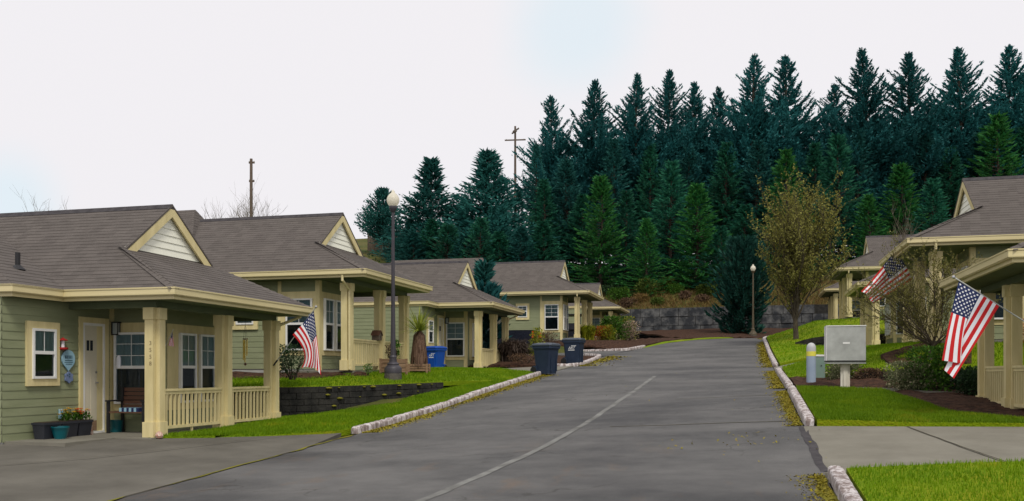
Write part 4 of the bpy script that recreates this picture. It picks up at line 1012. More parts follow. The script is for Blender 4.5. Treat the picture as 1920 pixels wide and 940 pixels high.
def bin_(loc, rz, label, body_m, lid_m, logo, hh=1.08, tilt=0):
    root = empty('wheelie_bin', loc, label, 'wheelie bin', None, rz)
    def ring(w, d, z, y0=0, c=.05):
        w /= 2; d /= 2
        return [(-w + c, -d + y0, z), (w - c, -d + y0, z), (w, -d + c + y0, z), (w, d - c + y0, z), (w - c, d + y0, z), (-w + c, d + y0, z), (-w, d - c + y0, z), (-w, -d + c + y0, z)]
    s = hh / 1.08
    b = MB()
    R_ = [ring(.50 * s, .56 * s, .0), ring(.52 * s, .60 * s, .25 * s), ring(.60 * s, .70 * s, .80 * s), ring(.62 * s, .72 * s, .86 * s), ring(.67 * s, .80 * s, .88 * s), ring(.68 * s, .81 * s, .97 * s)]
    vs = sum(R_, []); fs = [(i * 8 + k, i * 8 + (k + 1) % 8, (i + 1) * 8 + (k + 1) % 8, (i + 1) * 8 + k) for i in range(5) for k in range(8)] + [tuple(range(8))[::-1], tuple(range(40, 48))]
    b.add(vs, fs)
    # moulded ribs and the axle housing
    for x in (-.16, .16): b.box(x * s - .02, x * s + .02, -.345 * s, -.28 * s, .08 * s, .74 * s)
    b.box(-.30 * s, .30 * s, .20 * s, .36 * s, .05 * s, .28 * s)
    b.box(-.24 * s, .24 * s, -.33 * s, -.30 * s, .72 * s, .78 * s)
    b.build('body', body_m, root, smooth=True)
    l = MB(); L_ = [ring(.71 * s, .84 * s, .97 * s, .0, .06), ring(.72 * s, .85 * s, 1.0 * s, 0, .06), ring(.66 * s, .80 * s, 1.05 * s, 0, .09), ring(.42 * s, .6 * s, 1.08 * s, .02, .12)]
    vs = sum(L_, []); fs = [(i * 8 + k, i * 8 + (k + 1) % 8, (i + 1) * 8 + (k + 1) % 8, (i + 1) * 8 + k) for i in range(3) for k in range(8)] + [tuple(range(8))[::-1], tuple(range(24, 32))]
    l.add(vs, fs); l.build('lid', lid_m, root, smooth=True)
    h = MB(); h.tube([(-.26 * s, .40 * s, .93 * s), (-.26 * s, .50 * s, .96 * s), (.26 * s, .50 * s, .96 * s), (.26 * s, .40 * s, .93 * s)], .016, 6); h.build('handle', body_m, root)
    for x in (-.28, .28):
        w = MB(); w.lathe([(.10 * s, -.03), (.125 * s, -.025), (.125 * s, .025), (.10 * s, .03)], n=16)
        w.xf = (lambda p, x=x: (x * s + p[2], .34 * s + p[0], .125 * s + p[1])); w.build('wheel', M['tyre'], root)
    if logo:
        side, u = logo
        me = text_mesh('ART', .15 * s, .001, .35)
        b2 = bmesh.new(); b2.from_mesh(me)
        b2.verts.ensure_lookup_table()
        base = len(b2.verts)
        for (x0, x1, y0, y1) in ((-.15, .13, -.10, -.075), (-.02, .2, .085, .10)):
            q = [b2.verts.new((x0 * s, y0 * s, 0)), b2.verts.new((x1 * s, y0 * s, 0)), b2.verts.new((x1 * s + .012, y1 * s, 0)), b2.verts.new((x0 * s + .012, y1 * s, 0))]; b2.faces.new(q)
        b2.to_mesh(me); b2.free()
        # lies on the sloping wall of the bin
        sl = math.atan2(.05, .55) if side == 'front' else math.atan2(.04, .55)
        if side == 'front': Mx = Matrix.Translation((u, -.338 * s, .66 * s)) @ Matrix.Rotation(R(90) + sl, 4, 'X')
        else: Mx = Matrix.Translation((-.291 * s, u, .66 * s)) @ Matrix.Rotation(R(-90), 4, 'Z') @ Matrix.Rotation(R(90) + sl, 4, 'X')
        me.transform(Mx); link('logo', me, M['white_paint'], root)
    return root
p = P(1024, 701, 31.8); bin_(p, R(68), 'dark navy wheelie bin at the kerb end with ajar grey lid and no emblem', M['navy'], M['lid'], None, 1.08)
p = P(1076, 683, 37.4); bin_(p, R(80), 'dark navy wheelie bin with a white emblem, beside the bark bed', M['navy'], M['lid'], ('side', 0.0), 1.08)
p = P(817, 690, 35.2); p.z = .10; bin_(p, R(-16), 'bright blue recycling bin with white emblem on the lawn by the yucca', M['blue'], M['blue'], ('front', -.0), .95)

# mailbox cabinet on a post
mp = Vector((2.22, 22.35, -.40))
root = empty('mailbox_cabinet', mp, 'grey metal cluster mailbox on a weathered white post beside the walk', 'mailbox', None, R(2))
b = MB(); b.box(-.1, .1, -.045, .045, -.2, .62); b.box(-.045, .045, -.075, .075, -.2, .621); b.build('post', M['utilwhite'], root)
b = MB(); b.box(-.43, .43, -.2, .2, .62, .655); b.build('base_plate', M['galv'], root)
b = MB(); b.box(-.425, .425, -.205, .215, .69, 1.48); b.box(-.415, .415, -.19, .2, .656, .69); b.build('cabinet', M['galv'], root, bevel=.006)
b = MB(); b.box(-.435, .435, -.217, .225, 1.481, 1.502); b.box(-.437, -.426, -.215, .22, .69, 1.48); b.build('weather_rim', M['white'], root)
b = MB(); b.box(-.437, .437, -.219, .22, .668, .688); b.build('shadow_gap_strip', M['dark_iron'], root)
b = MB(); b.box(-.075, .075, -.211, -.2055, 1.075, 1.115); b.build('label_plate', M['white'], root)

bp_ = P(1521, 726, 22.9)
root = empty('bollard', bp_, 'pale blue round bollard with a yellow band left of the mailbox', 'bollard')
b = MB(); b.lathe([(.115, -.1), (.115, .78)], n=20); b.build('shaft', M['bollard'], root, smooth=True)
b = MB(); b.lathe([(.117, .78), (.117, .9)], n=20); b.build('reflective_band', M['reflect'], root, smooth=True)
b = MB(); b.lathe([(.115, .9), (.115, 1.0), (.10, 1.055), (.07, 1.095), (.03, 1.115), (.005, 1.12)], n=20); b.build('cap', M['bolltop'], root, smooth=True)
b = MB(); b.box(-.16, .26, -.14, .14, -.12, .03); b.build('footing', M['black_block'], root)
up = P(1536, 716, 23.9)
root = empty('utility_pedestal', up, 'pale green utility pedestal standing behind the blue bollard', 'utility box', None, R(6))
b = MB(); b.box(-.13, .13, -.12, .12, -.1, .66); b.build('cabinet', M['padgreen'], root, bevel=.008)
b = MB(); b.box(-.145, .145, -.135, .135, .661, .71); b.build('lid', M['white'], root, bevel=.01)
b = MB(); b.lathe([(.016, 0), (.016, .012)], n=8); b.xf = lambda p: (.03 + p[0], -.121 - p[2], .42 + p[1]); b.build('lock', M['dark_iron'], root)

# ------------------------------------------------------------------ flags
def flag(root_loc, label, A, B, C, E, base, pleat=.10, sag=.05, ripple=.03, name='house_flag', nu=40, knob=.03, prad=.011, phase=0.0, fly=None, ctrl=None):
    """A tip end of the hoist, B lower end of the hoist, C lower fly corner, E upper fly corner; the pole runs from base past A"""
    root = empty(name, root_loc, label, 'flag', 'flags on the porches'); o = Vector(root_loc)
    if fly: C, E = fly[-1][1], fly[0][1]
    A, B, C, E, base = [Vector(p) - o for p in (A, B, C, E, base)]
    def poly(tab, v):
        for (v0, p0), (v1, p1) in zip(tab[:-1], tab[1:]):
            if v <= v0 and v >= v1 - 1e-9:
                t = (v0 - v) / (v0 - v1); t = t * .35 + .65 * t * t * (3 - 2 * t)
                return p0.lerp(p1, t) - o
        return tab[-1][1] - o
    nrm = (B - A).cross(E - A).normalized()
    if nrm.y > 0: nrm = -nrm
    def pos(u, v):
        # v 1 at A's edge (canton side), 0 at B's edge
        h = B.lerp(A, v); f = C.lerp(E, v); w = u
        p = h.lerp(f, w)
        if fly:
            f = poly(fly, v); c = poly(ctrl, v); p = h * (1 - u) ** 2 + c * 2 * u * (1 - u) + f * u * u
        p = p + nrm * (pleat * u * math.sin(v * math.pi * 3.2 + phase) + ripple * math.sin(u * 5 + v * 4 + phase))
        p.z -= sag * math.sin(math.pi * v) * (1 - u) * .5
        return p
    vs = []; fs = []; mi = []; rows = 26
    for j in range(rows + 1):
        for i in range(nu + 1): vs.append(pos(i / nu, j / rows))
    cu = int(round(nu * .4))
    for j in range(rows):
        for i in range(nu):
            a = j * (nu + 1) + i; fs.append((a, a + 1, a + nu + 2, a + nu + 1))
            mi.append(2 if (i < cu and j >= 12) else (0 if (j // 2) % 2 == 0 else 1))
    # 50 five-pointed stars lie on both faces of the canton
    for r in range(9):
        for c in range(6 if r % 2 == 0 else 5):
            cuu = .4 * ((2 * c + 1 + (0 if r % 2 == 0 else 1)) / 12); cvv = 6 / 13 + (7 / 13) * ((r + 1) / 10)
            for sgn in (1, -1):
                b0 = len(vs); e1 = pos(cuu + .01, cvv) - pos(cuu, cvv); e2 = pos(cuu, cvv + .01) - pos(cuu, cvv); nn = e1.cross(e2).normalized() * .004 * sgn
                for k in range(10):
                    a = math.pi / 2 + k * math.pi / 5; rr_ = .033 if k % 2 == 0 else .0135
                    vs.append(pos(cuu + rr_ * math.cos(a) / 1.9, cvv + rr_ * math.sin(a)) + nn)
                vs.append(pos(cuu, cvv) + nn)
                for k in range(10): fs.append((b0 + k, b0 + (k + 1) % 10, b0 + 10)); mi.append(1)
    me = bpy.data.meshes.new('flag_cloth'); me.from_pydata([tuple(v) for v in vs], [], fs); me.polygons.foreach_set('material_index', mi)
    link('flag_cloth', me, [M['red'], M['flagwhite'], M['flagblue']], root, smooth=True)
    d = (A - base).normalized(); tip = A + d * (prad * 9)
    b = MB(); b.tube([base, A.lerp(base, .5), tip], prad, 8); b.build('flagpole', M['galv'], root)
    b = MB(); b.lathe([(knob * .3, -knob), (knob, -knob * .3), (knob, knob * .3), (knob * .3, knob)], tip, 10); b.build('finial', M['chrome'], root, smooth=True)
    b = MB(); b.tube([base - d * .05, base + d * .12], prad * 1.7, 8); b.build('bracket', M['dark_iron'], root)
    return root
# flag of the porch on the right: it hangs in a Z-fold from a slanting pole
base1 = Vector((4.67, 16.46, .66)); A1 = P(1798, 526, 15.3)
def on_pole(px):
    lo, hi = 0.0, 1.0
    for _ in range(40):
        m = (lo + hi) / 2; q = base1.lerp(A1, m); D = -q.x * st + q.y * ct; x = 960 + F * (q.x * ct + q.y * st) / D
        if x > px: lo = m
        else: hi = m
    return base1.lerp(A1, lo)
B1_ = on_pole(1874); Db = -B1_.x * st + B1_.y * ct
flag(base1, 'large flag hanging in a diagonal fold from the porch pole by the shrubs', A1, B1_, None, None, base1, pleat=0, ripple=.012, sag=.02,
     fly=[(1, P(1766, 676, 15.25)), (.58, P(1802, 682, 15.15)), (.36, P(1769, 693, 15.3)), (0, P(1789, 710, 15.15))], ctrl=[(1, P(1779, 600, 15.25)), (.5, P(1806, 606, 15.15)), (0, P(1832, 640, 15.1))])
D2 = 20.3
flag(P(511, 682, 20.7), 'faded drooping flag on a raised pole at the corner post, by the lamp lawn', P(588, 582, D2), P(549, 628, D2), None, None, Vector((-10.45, 18.72, .21)), pleat=0, ripple=.02, sag=.03, phase=1.2,
     fly=[(1, P(602, 704, D2)), (.7, P(592, 690, D2 - .08)), (.45, P(583, 690, D2 + .1)), (.2, P(574, 688, D2 - .02)), (0, P(565, 690, D2 + .12))], ctrl=[(1, P(596, 640, D2)), (.5, P(597, 652, D2 - .03)), (0, P(582, 660, D2 + .03))])
D3 = 26.5
flag(P(1735, 574, 26.6), 'flag stretched by the wind, half hidden by twigs of the budding tree', P(1682, 468, D3), P(1710, 524, D3), P(1637, 570, D3 - .2), P(1616, 546, D3 - .2), P(1735, 574, 26.9), pleat=.05, ripple=.05, phase=.5)
D4 = 17.2
flag(P(305, 662, 17.2), 'tiny flag on a stick clipped to the numbered porch post', P(323, 622, D4), P(325, 634, D4), P(326, 650, D4), P(315, 648, D4), Vector(P(304, 662, 17.15)), pleat=.01, ripple=.004, sag=0, name='stick_flag', nu=20, knob=.008, prad=.005)

# ------------------------------------------------------------------ things on the near porch
def loc1(x, y, z): return Vector((-10.6 + x, 14.6 + y, -1.18 + z))
wx = -1.85
def planter(y0, y1, label, kind='box'):
    root = empty('planter', loc1(wx + .22, (y0 + y1) / 2, -.02), label, 'planter', 'planters along the wall')
    l = (y1 - y0) / 2
    b = MB(); b.hexa([(-.1, -l + .03, 0), (.1, -l + .03, 0), (.1, l - .03, 0), (-.1, l - .03, 0)], [(-.13, -l, .27), (.13, -l, .27), (.13, l, .27), (-.13, l, .27)]); b.box(-.145, .145, -l - .008, l + .008, .271, .31)
    b.build('box', M['charpot'], root)
    b = MB(); b.box(-.125, .125, -l + .02, l - .02, .311, .318); b.build('soil', M['soil'], root)
    return root
pl1 = planter(-.62, -.2, 'charcoal trough planter in the middle of the row of flower boxes')
pl2 = planter(-.18, .17, 'charcoal trough planter beside the door, orange flowers growing from it')
pl3 = planter(-1.06, -.64, 'charcoal trough planter at the end of the row behind the teal pot')
root = empty('flower_pot', loc1(wx + .46, -.80, -.03), 'small glazed teal pot before the charcoal trough planters', 'pot')
b = MB(); b.lathe([(.09, 0), (.13, .14), (.15, .22), (.155, .225), (.155, .25), (.13, .25), (.125, .2)], n=18); b.build('pot', M['teal'], root, smooth=True)
root = empty('flower_pot', loc1(wx + .2, 1.02, 0), 'dark teal pot on the porch floor between door and bench', 'pot')
b = MB(); b.lathe([(.12, 0), (.135, .2), (.14, .21), (.14, .24), (.115, .24), (.11, .2)], n=18); b.build('pot', M['teal'], root, smooth=True)
def flowers(y0, y1, n, ms, label, seed, group=None):
    r = random.Random(seed); root = empty('flower_plant', loc1(wx + .22, (y0 + y1) / 2, .29), label, 'flowers', group)
    sm = MB(); hd = MB(); lf_ = MB()
    for k in range(n):
        y = r.uniform(y0, y1) - (y0 + y1) / 2; x = r.uniform(-.08, .08); h = r.uniform(.1, .24); t = Vector((x + r.uniform(-.03, .03), y + r.uniform(-.03, .03), h))
        sm.tube([(x, y, 0), t * .5 + Vector((x, y, 0)) * .5 + Vector((.005, 0, 0)), t], .004, 4)
        hd.m = k % len(ms)
        for q in range(6):
            a = q * 1.047; d = Vector((math.cos(a), math.sin(a), .45)); e_ = Vector((-math.sin(a), math.cos(a), 0)); hd.add([t, t + d * .022 + e_ * .016, t + d * .045, t + d * .022 - e_ * .016], [(0, 1, 2, 3)])
        for q in range(5):
            a = r.uniform(0, 6.28); d = Vector((math.cos(a), math.sin(a), .8)); e_ = Vector((-math.sin(a), math.cos(a), 0)); z = r.uniform(0, h * .6); c = Vector((x, y, z)); lf_.add([c, c + d * .04 + e_ * .014, c + d * .08, c + d * .04 - e_ * .014], [(0, 1, 2, 3)])
    sm.build('stems', M['hedge'], root); hd.build('blooms', [M[x] for x in ms], root, recalc=False); lf_.build('foliage', M['hedge'], root, recalc=False)
flowers(-.46, -.2, 14, ['yflower'], 'yellow flowers growing in the middle charcoal trough', 1)
flowers(-.16, .16, 24, ['oflower', 'oflower', 'yflower'], 'orange flowers growing in the trough next to the door', 2)
root = empty('figurine', loc1(wx + .22, .27, -.02), 'small brown and white ceramic figure on the ground by the door', 'figurine')
b = MB(); b.lathe([(.05, 0), (.055, .06), (.04, .11), (.03, .14), (.038, .17), (.03, .21), (.005, .225)], n=12); b.build('body', M['ceramic'], root, smooth=True)
# wall ornaments
root = empty('wall_ornament', loc1(wx + .05, -.26, 1.63), 'red hanging feeder on the wall above the pale blue plaque', 'bird feeder')
b = MB(); b.lathe([(.085, .16), (.09, .17), (.03, .2), (.005, .22)], n=14); b.lathe([(.03, -.02), (.09, -.0), (.095, .03), (.04, .035)], n=14); b.build('cap_and_tray', M['redpaint'], root)
b = MB(); b.lathe([(.03, .036), (.03, .159)], n=10); b.build('tube', M['flagwhite'], root)
root = empty('wall_plaque', loc1(wx + .02, -.1, 1.42), 'pale blue pointed plaque with dark writing lines beside the door', 'plaque')
b = MB(); prof = [(math.sin(a) * .17, math.cos(a) * .17 + .03) for a in [k * math.pi / 10 for k in range(-8, 9)]] + [(.07, -.13), (0, -.2), (-.07, -.13)]
b.hexa([(0.0, x, z) for x, z in prof], [(.022, x, z) for x, z in prof]); b.build('board', M['plaque'], root)
b = MB()
for k, (x, wd) in enumerate(((-.085, .022), (-.045, .03), (0.0, .012), (.035, .03), (.08, .02))): b.box(.0225, .025, x - wd / 2, x + wd / 2, .035, .095)
for z, w_ in ((.0, .1), (-.035, .11), (-.07, .08)): b.box(.0225, .025, -w_, w_, z - .006, z + .006)
b.build('writing', M['ink'], root)
root = empty('wall_plaque', loc1(wx + .02, -.09, 1.1), 'round dusty blue flower ornament below the pointed plaque', 'plaque')
b = MB(); prof = [(math.sin(a) * (.1 + .012 * math.cos(6 * a)), math.cos(a) * (.1 + .012 * math.cos(6 * a))) for a in [k * math.pi / 18 for k in range(36)]]
b.hexa([(0, x, z) for x, z in prof], [(.03, x, z) for x, z in prof]); b.build('disc', M['plaque_blue'], root)
b = MB()
for (x, z) in ((-.05, .04), (.0, .06), (.0, .015)): b.lathe([(.016, 0), (.016, .005)], n=8); 
b.xf = None; b = MB()
for (x, z) in ((-.05, .04), (.0, .06), (.0, .015)): b.box(.0305, .036, x - .014, x + .014, z - .012, z + .012)
b.build('spots', M['ink'], root)
root = empty('hose_bib', loc1(wx + .02, -.3, .42), 'small blue outlet cover low on the green wall above the planters', 'outlet cover')
b = MB(); b.box(0, .035, -.04, .04, -.09, .09); b.build('cover', M['plaque'], root, bevel=.006)
# bench with cushion
root = empty('porch_bench', loc1(-1.19, .86, 0), 'brown slatted wooden bench below the big porch window', 'bench')
b = MB()
for k in range(5): b.box(-.38, .42, .235 - k * -.012 - .02, .255 + k * .012, .48 + k * .085, .55 + k * .085)
b.build('backrest', M['bench'], root)
b = MB()
for k in range(4): b.box(-.38, .42, -.2 + k * .105, -.11 + k * .105, .40, .425)
b.build('seat', M['bench'], root)
for x in (-.36, .44):
    b = MB(); b.box(x - .025, x + .025, -.21, -.16, 0, .62); b.build('leg', M['dark_iron'], root)
    b = MB(); b.box(x - .025, x + .025, .21, .26, 0, .9); b.build('leg', M['dark_iron'], root)
    b = MB(); b.box(x - .035, x + .035, -.24, .24, .621, .65); b.build('armrest', M['dark_iron'], root)
ob = MB(); 
for k in range(8): ob.m = k % 2; ob.box(-.05 + k * .055, .004 + k * .055, -.19, .18, .427, .50)
cu_ = ob.build('bench_cushion', [M['plaque'], M['flagblue']], None); cu_.location = loc1(-1.25, .86, 0)
tag(cu_, 'blue and white striped cushion lying on the wooden bench', 'cushion')
# candle jar on the sill inside the window becomes a white jar on the window ledge
ob = MB(); ob.lathe([(.045, 0), (.05, .02), (.05, .2), (.03, .23), (.03, .25)], n=14); jo = ob.build('ledge_jar', M['flagwhite'], None, smooth=True); jo.location = loc1(-1.66, 1.125, 1.29)
tag(jo, 'white jar standing on the meeting rail of the big porch window', 'jar')
# wind chime
wc = P(460, 636, 20.2)
root = empty('wind_chime', wc, 'brass wind chime hanging in the porch above the railing', 'wind chime')
b = MB(); b.lathe([(.055, -.012), (.06, 0), (.055, .012)], n=14); b.build('top_disc', M['wood'], root)
for k in range(5):
    a = k * 1.2566; b = MB(); l = .3 + .05 * k; b.tube([(.042 * math.cos(a), .042 * math.sin(a), -.02), (.042 * math.cos(a), .042 * math.sin(a), -.02 - l)], .012, 8); b.build('tube', M['gold'], root)
b = MB(); b.tube([(0, 0, -.56), (0, 0, .62)], .003, 4); b.tube([(-.045, 0, .012), (-.02, 0, .25), (0, 0, .3), (.02, 0, .25), (.045, 0, .012)], .003, 4); b.build('cord', M['dark_iron'], root)
b = MB(); b.lathe([(.028, -.012), (.032, 0), (.028, .012)], n=12); b.xf = lambda p: (p[0], p[2], -.56 + p[1]); b.build('striker', M['bench'], root)
# pinecone-like little ornament at the foot of the numbered post
ob = MB(); ob.lathe([(.02, 0), (.06, .02), (.075, .06), (.055, .11), (.01, .14)], n=10); oo = ob.build('garden_stone', M['ceramic'], None, smooth=True); oo.location = loc1(.2, -.16, -.02)
tag(oo, 'small brown ornament at the foot of the numbered post', 'ornament')

# things in front of the second and third cottages
def crate(loc, w, d, h, label, rz=0):
    root = empty('wooden_crate', loc, label, 'crate planter', 'crate planters', rz)
    b = MB(); n = 5
    for k in range(3):
        z0 = h * k / 3 + .008; z1 = h * (k + 1) / 3 - .008
        b.box(-w / 2, w / 2, -d / 2, -d / 2 + .02, z0, z1); b.box(-w / 2, w / 2, d / 2 - .02, d / 2, z0, z1); b.box(-w / 2, -w / 2 + .02, -d / 2 + .021, d / 2 - .021, z0, z1); b.box(w / 2 - .02, w / 2, -d / 2 + .021, d / 2 - .021, z0, z1)
    for x in (-w / 2, w / 2):
        for y in (-d / 2, d / 2): b.box(x - .03, x + .03, y - .03, y + .03, -.1, h + .004)
    b.build('planks', M['wood'], root)
    b = MB(); b.box(-w / 2 + .021, w / 2 - .021, -d / 2 + .021, d / 2 - .021, 0, h - .05); b.build('soil', M['soil'], root)
    return root
c1 = P(738, 694, 26.3); c1.z = .02; crate(c1, .75, .4, .40, 'square wooden crate planter against the porch railing by the lamp pole', R(80))
c2 = P(786, 693, 27.6); c2.z = .06; crate(c2, .55, .45, .22, 'low wooden crate under the shaggy yucca', R(10))
bh = Vector((-10.6, 25.0, .97))
root = empty('birdhouse', bh, 'small grey birdhouse with a red roof on the porch railing', 'birdhouse')
b = MB(); b.box(-.11, .11, -.12, .12, .0, .16); b.hexa([(-.11, -.12, .16), (-.11, .12, .16), (-.11, 0, .28)], [(.11, -.12, .16), (.11, .12, .16), (.11, 0, .28)]); b.build('body', M['pole'], root)
b = MB()
for s in (-1, 1): b.hexa([(-.14, s * .15, .14), (.14, s * .15, .14), (.14, 0, .287), (-.14, 0, .287)], [(-.14, s * .15, .152), (.14, s * .15, .152), (.14, 0, .30), (-.14, 0, .30)])
b.build('roof', M['bench'], root)
b = MB(); b.lathe([(.025, 0), (.025, .004)], n=10); b.xf = lambda p: (.1105 + p[2], p[0], .1 + p[1]); b.build('entry_hole', M['dark_iron'], root)

# pickup truck
def pickup(loc, rz):
    root = empty('pickup_truck', loc, 'dark pickup truck parked nose-in behind the brown grass clump', 'pickup truck', None, rz)
    # local x = forward, y = left; rear bumper at x = 0
    pf = [(0.05, .55), (.05, 1.12), (.0, 1.15), (1.85, 1.17), (1.9, 1.2), (2.1, 1.82), (2.35, 1.9), (3.35, 1.88), (4.05, 1.25), (5.25, 1.12), (5.5, .95), (5.52, .5), (5.0, .42), (.5, .45)]
    b = MB(); lo = [(x, -.88, z) for x, z in pf]; hi = [(x, .88, z) for x, z in pf]
    lo = [(x, -.88 + (.12 if z > 1.3 else 0), z) for x, z in pf]; hi = [(x, .88 - (.12 if z > 1.3 else 0), z) for x, z in pf]
    b.hexa(lo, hi); b.build('body', M['truckpaint'], root)
    b = MB(); b.box(.1, 1.8, -.72, .72, 1.172, 1.178); b.build('bed_liner', M['dark_iron'], root)
    for s in (-1, 1):
        b = MB(); b.add([(2.2, s * .79, 1.28), (3.0, s * .79, 1.28), (2.95, s * .772, 1.78), (2.32, s * .772, 1.78)], [(0, 1, 2, 3)]); b.add([(3.08, s * .79, 1.28), (3.85, s * .79, 1.28), (3.28, s * .772, 1.78), (3.03, s * .772, 1.78)], [(0, 1, 2, 3)])
        b.build('side_window', M['dark_room'], root, recalc=False)
        b = MB(); b.box(-.012, .06, s * .80 - .075, s * .80 + .085 if s > 0 else s * .80 + .075, .78, 1.1); b.build('tail_light', M['red_lens'], root)
        for x in (1.05, 4.55):
            w = MB(); w.lathe([(.22, -.11), (.37, -.10), (.39, -.06), (.39, .06), (.37, .10), (.22, .11)], n=24); w.xf = (lambda p, x=x, s=s: (x + p[0], s * .82 + p[2], .39 + p[1])); wo = w.build('wheel', M['tyre'], root, smooth=True)
            w = MB()
            w.lathe([(.05, .085), (.08, .085)], n=12)
            for k in range(6):
                a = k * 1.047; w.add([(.05 * math.cos(a - .5), .05 * math.sin(a - .5), .09), (.22 * math.cos(a - .2), .22 * math.sin(a - .2), .1), (.22 * math.cos(a + .2), .22 * math.sin(a + .2), .1), (.05 * math.cos(a + .5), .05 * math.sin(a + .5), .09)], [(0, 1, 2, 3)])
            w.lathe([(.205, .08), (.235, .112), (.245, .08)], n=24, cap=False)
            w.xf = (lambda p, x=x, s=s: (x + p[0], s * (.82 + p[2] + .005), .39 + p[1])); w.build('rim', M['chrome'], wo, recalc=False)
    b = MB(); b.box(-.1, .05, -.86, .86, .45, .62); b.build('rear_bumper', M['dark_iron'], root)
pickup(Vector((-10.25, 44.7, .98)), R(180))
# golf cart beyond the fourth cottage
root = empty('golf_cart', Vector((-10.9, 58.2, 2.02)), 'dark golf cart with canopy parked between the two farthest cottages', 'golf cart', None, R(95))
b = MB(); b.hexa([(-1.1, -.55, .3), (1.1, -.55, .3), (1.1, .55, .3), (-1.1, .55, .3)], [(-1.1, -.55, .62), (1.15, -.5, .75), (1.15, .5, .75), (-1.1, .55, .62)]); b.build('body', M['truckpaint'], root)
b = MB(); b.box(-.5, .1, -.5, .5, .62, .8); b.box(-.6, -.45, -.5, .5, .8, 1.2); b.build('seat', M['charpot'], root)
b = MB(); b.box(-.95, .95, -.6, .6, 1.72, 1.79); b.build('canopy', M['dark_iron'], root, bevel=.02)
for (x, y) in ((-.8, -.52), (-.8, .52), (.75, -.52), (.75, .52)):
    b = MB(); b.tube([(x * 1.15, y, .65), (x, y, 1.72)], .022, 6); b.build('canopy_post', M['dark_iron'], root)
    w = MB(); w.lathe([(.1, -.09), (.22, -.08), (.22, .08), (.1, .09)], n=16); w.xf = (lambda p, x=x, y=y: (x + p[0], y + p[2], .22 + p[1])); w.build('wheel', M['tyre'], root)
# utility poles
def upole(px, ytop, D, base, label, arms):
    t = P(px, ytop, D); root = empty('utility_pole', Vector((t.x, t.y, base)), label, 'utility pole')
    h = t.z - base; b = MB(); b.tube([(0, 0, -.5), (0, 0, h * .5), (0, 0, h)], [.18, .16, .12], 10); b.build('pole', M['pole'], root)
    for (dz, l, rz, off) in arms:
        b = MB(); b.box(-l / 2, l / 2, -.06, .06, h - dz - .075, h - dz + .075); c, s = math.cos(rz), math.sin(rz)
        b.xf = (lambda p, c=c, s=s, off=off: (p[0] * c - (p[1] + off) * s, p[0] * s + (p[1] + off) * c, p[2])); b.build('crossarm', M['pole'], root)
        for x in (-l * .42, l * .42):
            b = MB(); b.lathe([(.03, 0), (.05, .03), (.03, .1)], n=8); b.xf = (lambda p, c=c, s=s, x=x, h=h, dz=dz, off=off: ((p[0] + x) * c - (p[1] + off) * s, (p[0] + x) * s + (p[1] + off) * c, p[2] + h - dz + .06)); b.build('insulator', M['galv'], root)
upole(966, 237, 112, 12, 'weathered utility pole with crossarms left of the tall conifers', [(1.7, 2.6, R(8), 0), (.45, 1.6, R(-50), .1), (.75, 1.3, R(-50), -.12)])
upole(471, 298, 78, 3, 'bare utility pole rising alone behind the roof ridge', [(.3, .5, R(10), .12), (1.9, .45, R(10), .12)])

# fence on the hill
fo = P(690, 486, 101); fo.z = hill(fo.x, fo.y) - .2
root = empty('plank_fence', fo, 'weathered plank fence on the hill behind the small round conifer', 'fence', None, TH)
b = MB()
for k in range(60): b.box(k * .2, k * .2 + .185, -.012, .012, 0, 2.35 + .05 * math.sin(k * 1.7))
b.build('boards', M['pole'], root)
for k in range(6):
    b = MB(); b.box(k * 2.35 - .06, k * 2.35 + .06, .015, .13, -.4, 2.3); b.build('post', M['pole'], root)

# ------------------------------------------------------------------ vegetation
def fronds_mesh(name, Bs, Ds, Ls, Ws, rs):
    """sprays as bent diamonds: base, direction, length, width"""
    Bs, Ds, Ls, Ws = map(np.asarray, (Bs, Ds, Ls, Ws)); n = len(Bs)
    Ds = Ds / np.linalg.norm(Ds, axis=1, keepdims=True)
    rv = rs.randn(n, 3); Sd = np.cross(Ds, rv); Sd /= np.linalg.norm(Sd, axis=1, keepdims=True); Nn = np.cross(Sd, Ds)
    L = Ls[:, None]; W = Ws[:, None]; k = rs.uniform(.35, .6, (n, 1))
    V = np.stack([Bs, Bs + Ds * L * k + Sd * W * .5 + Nn * W * .15, Bs + Ds * L - Nn * W * .25, Bs + Ds * L * k - Sd * W * .5 + Nn * W * .15], 1).reshape(-1, 3)
    return V, np.arange(4 * n).reshape(-1, 4)

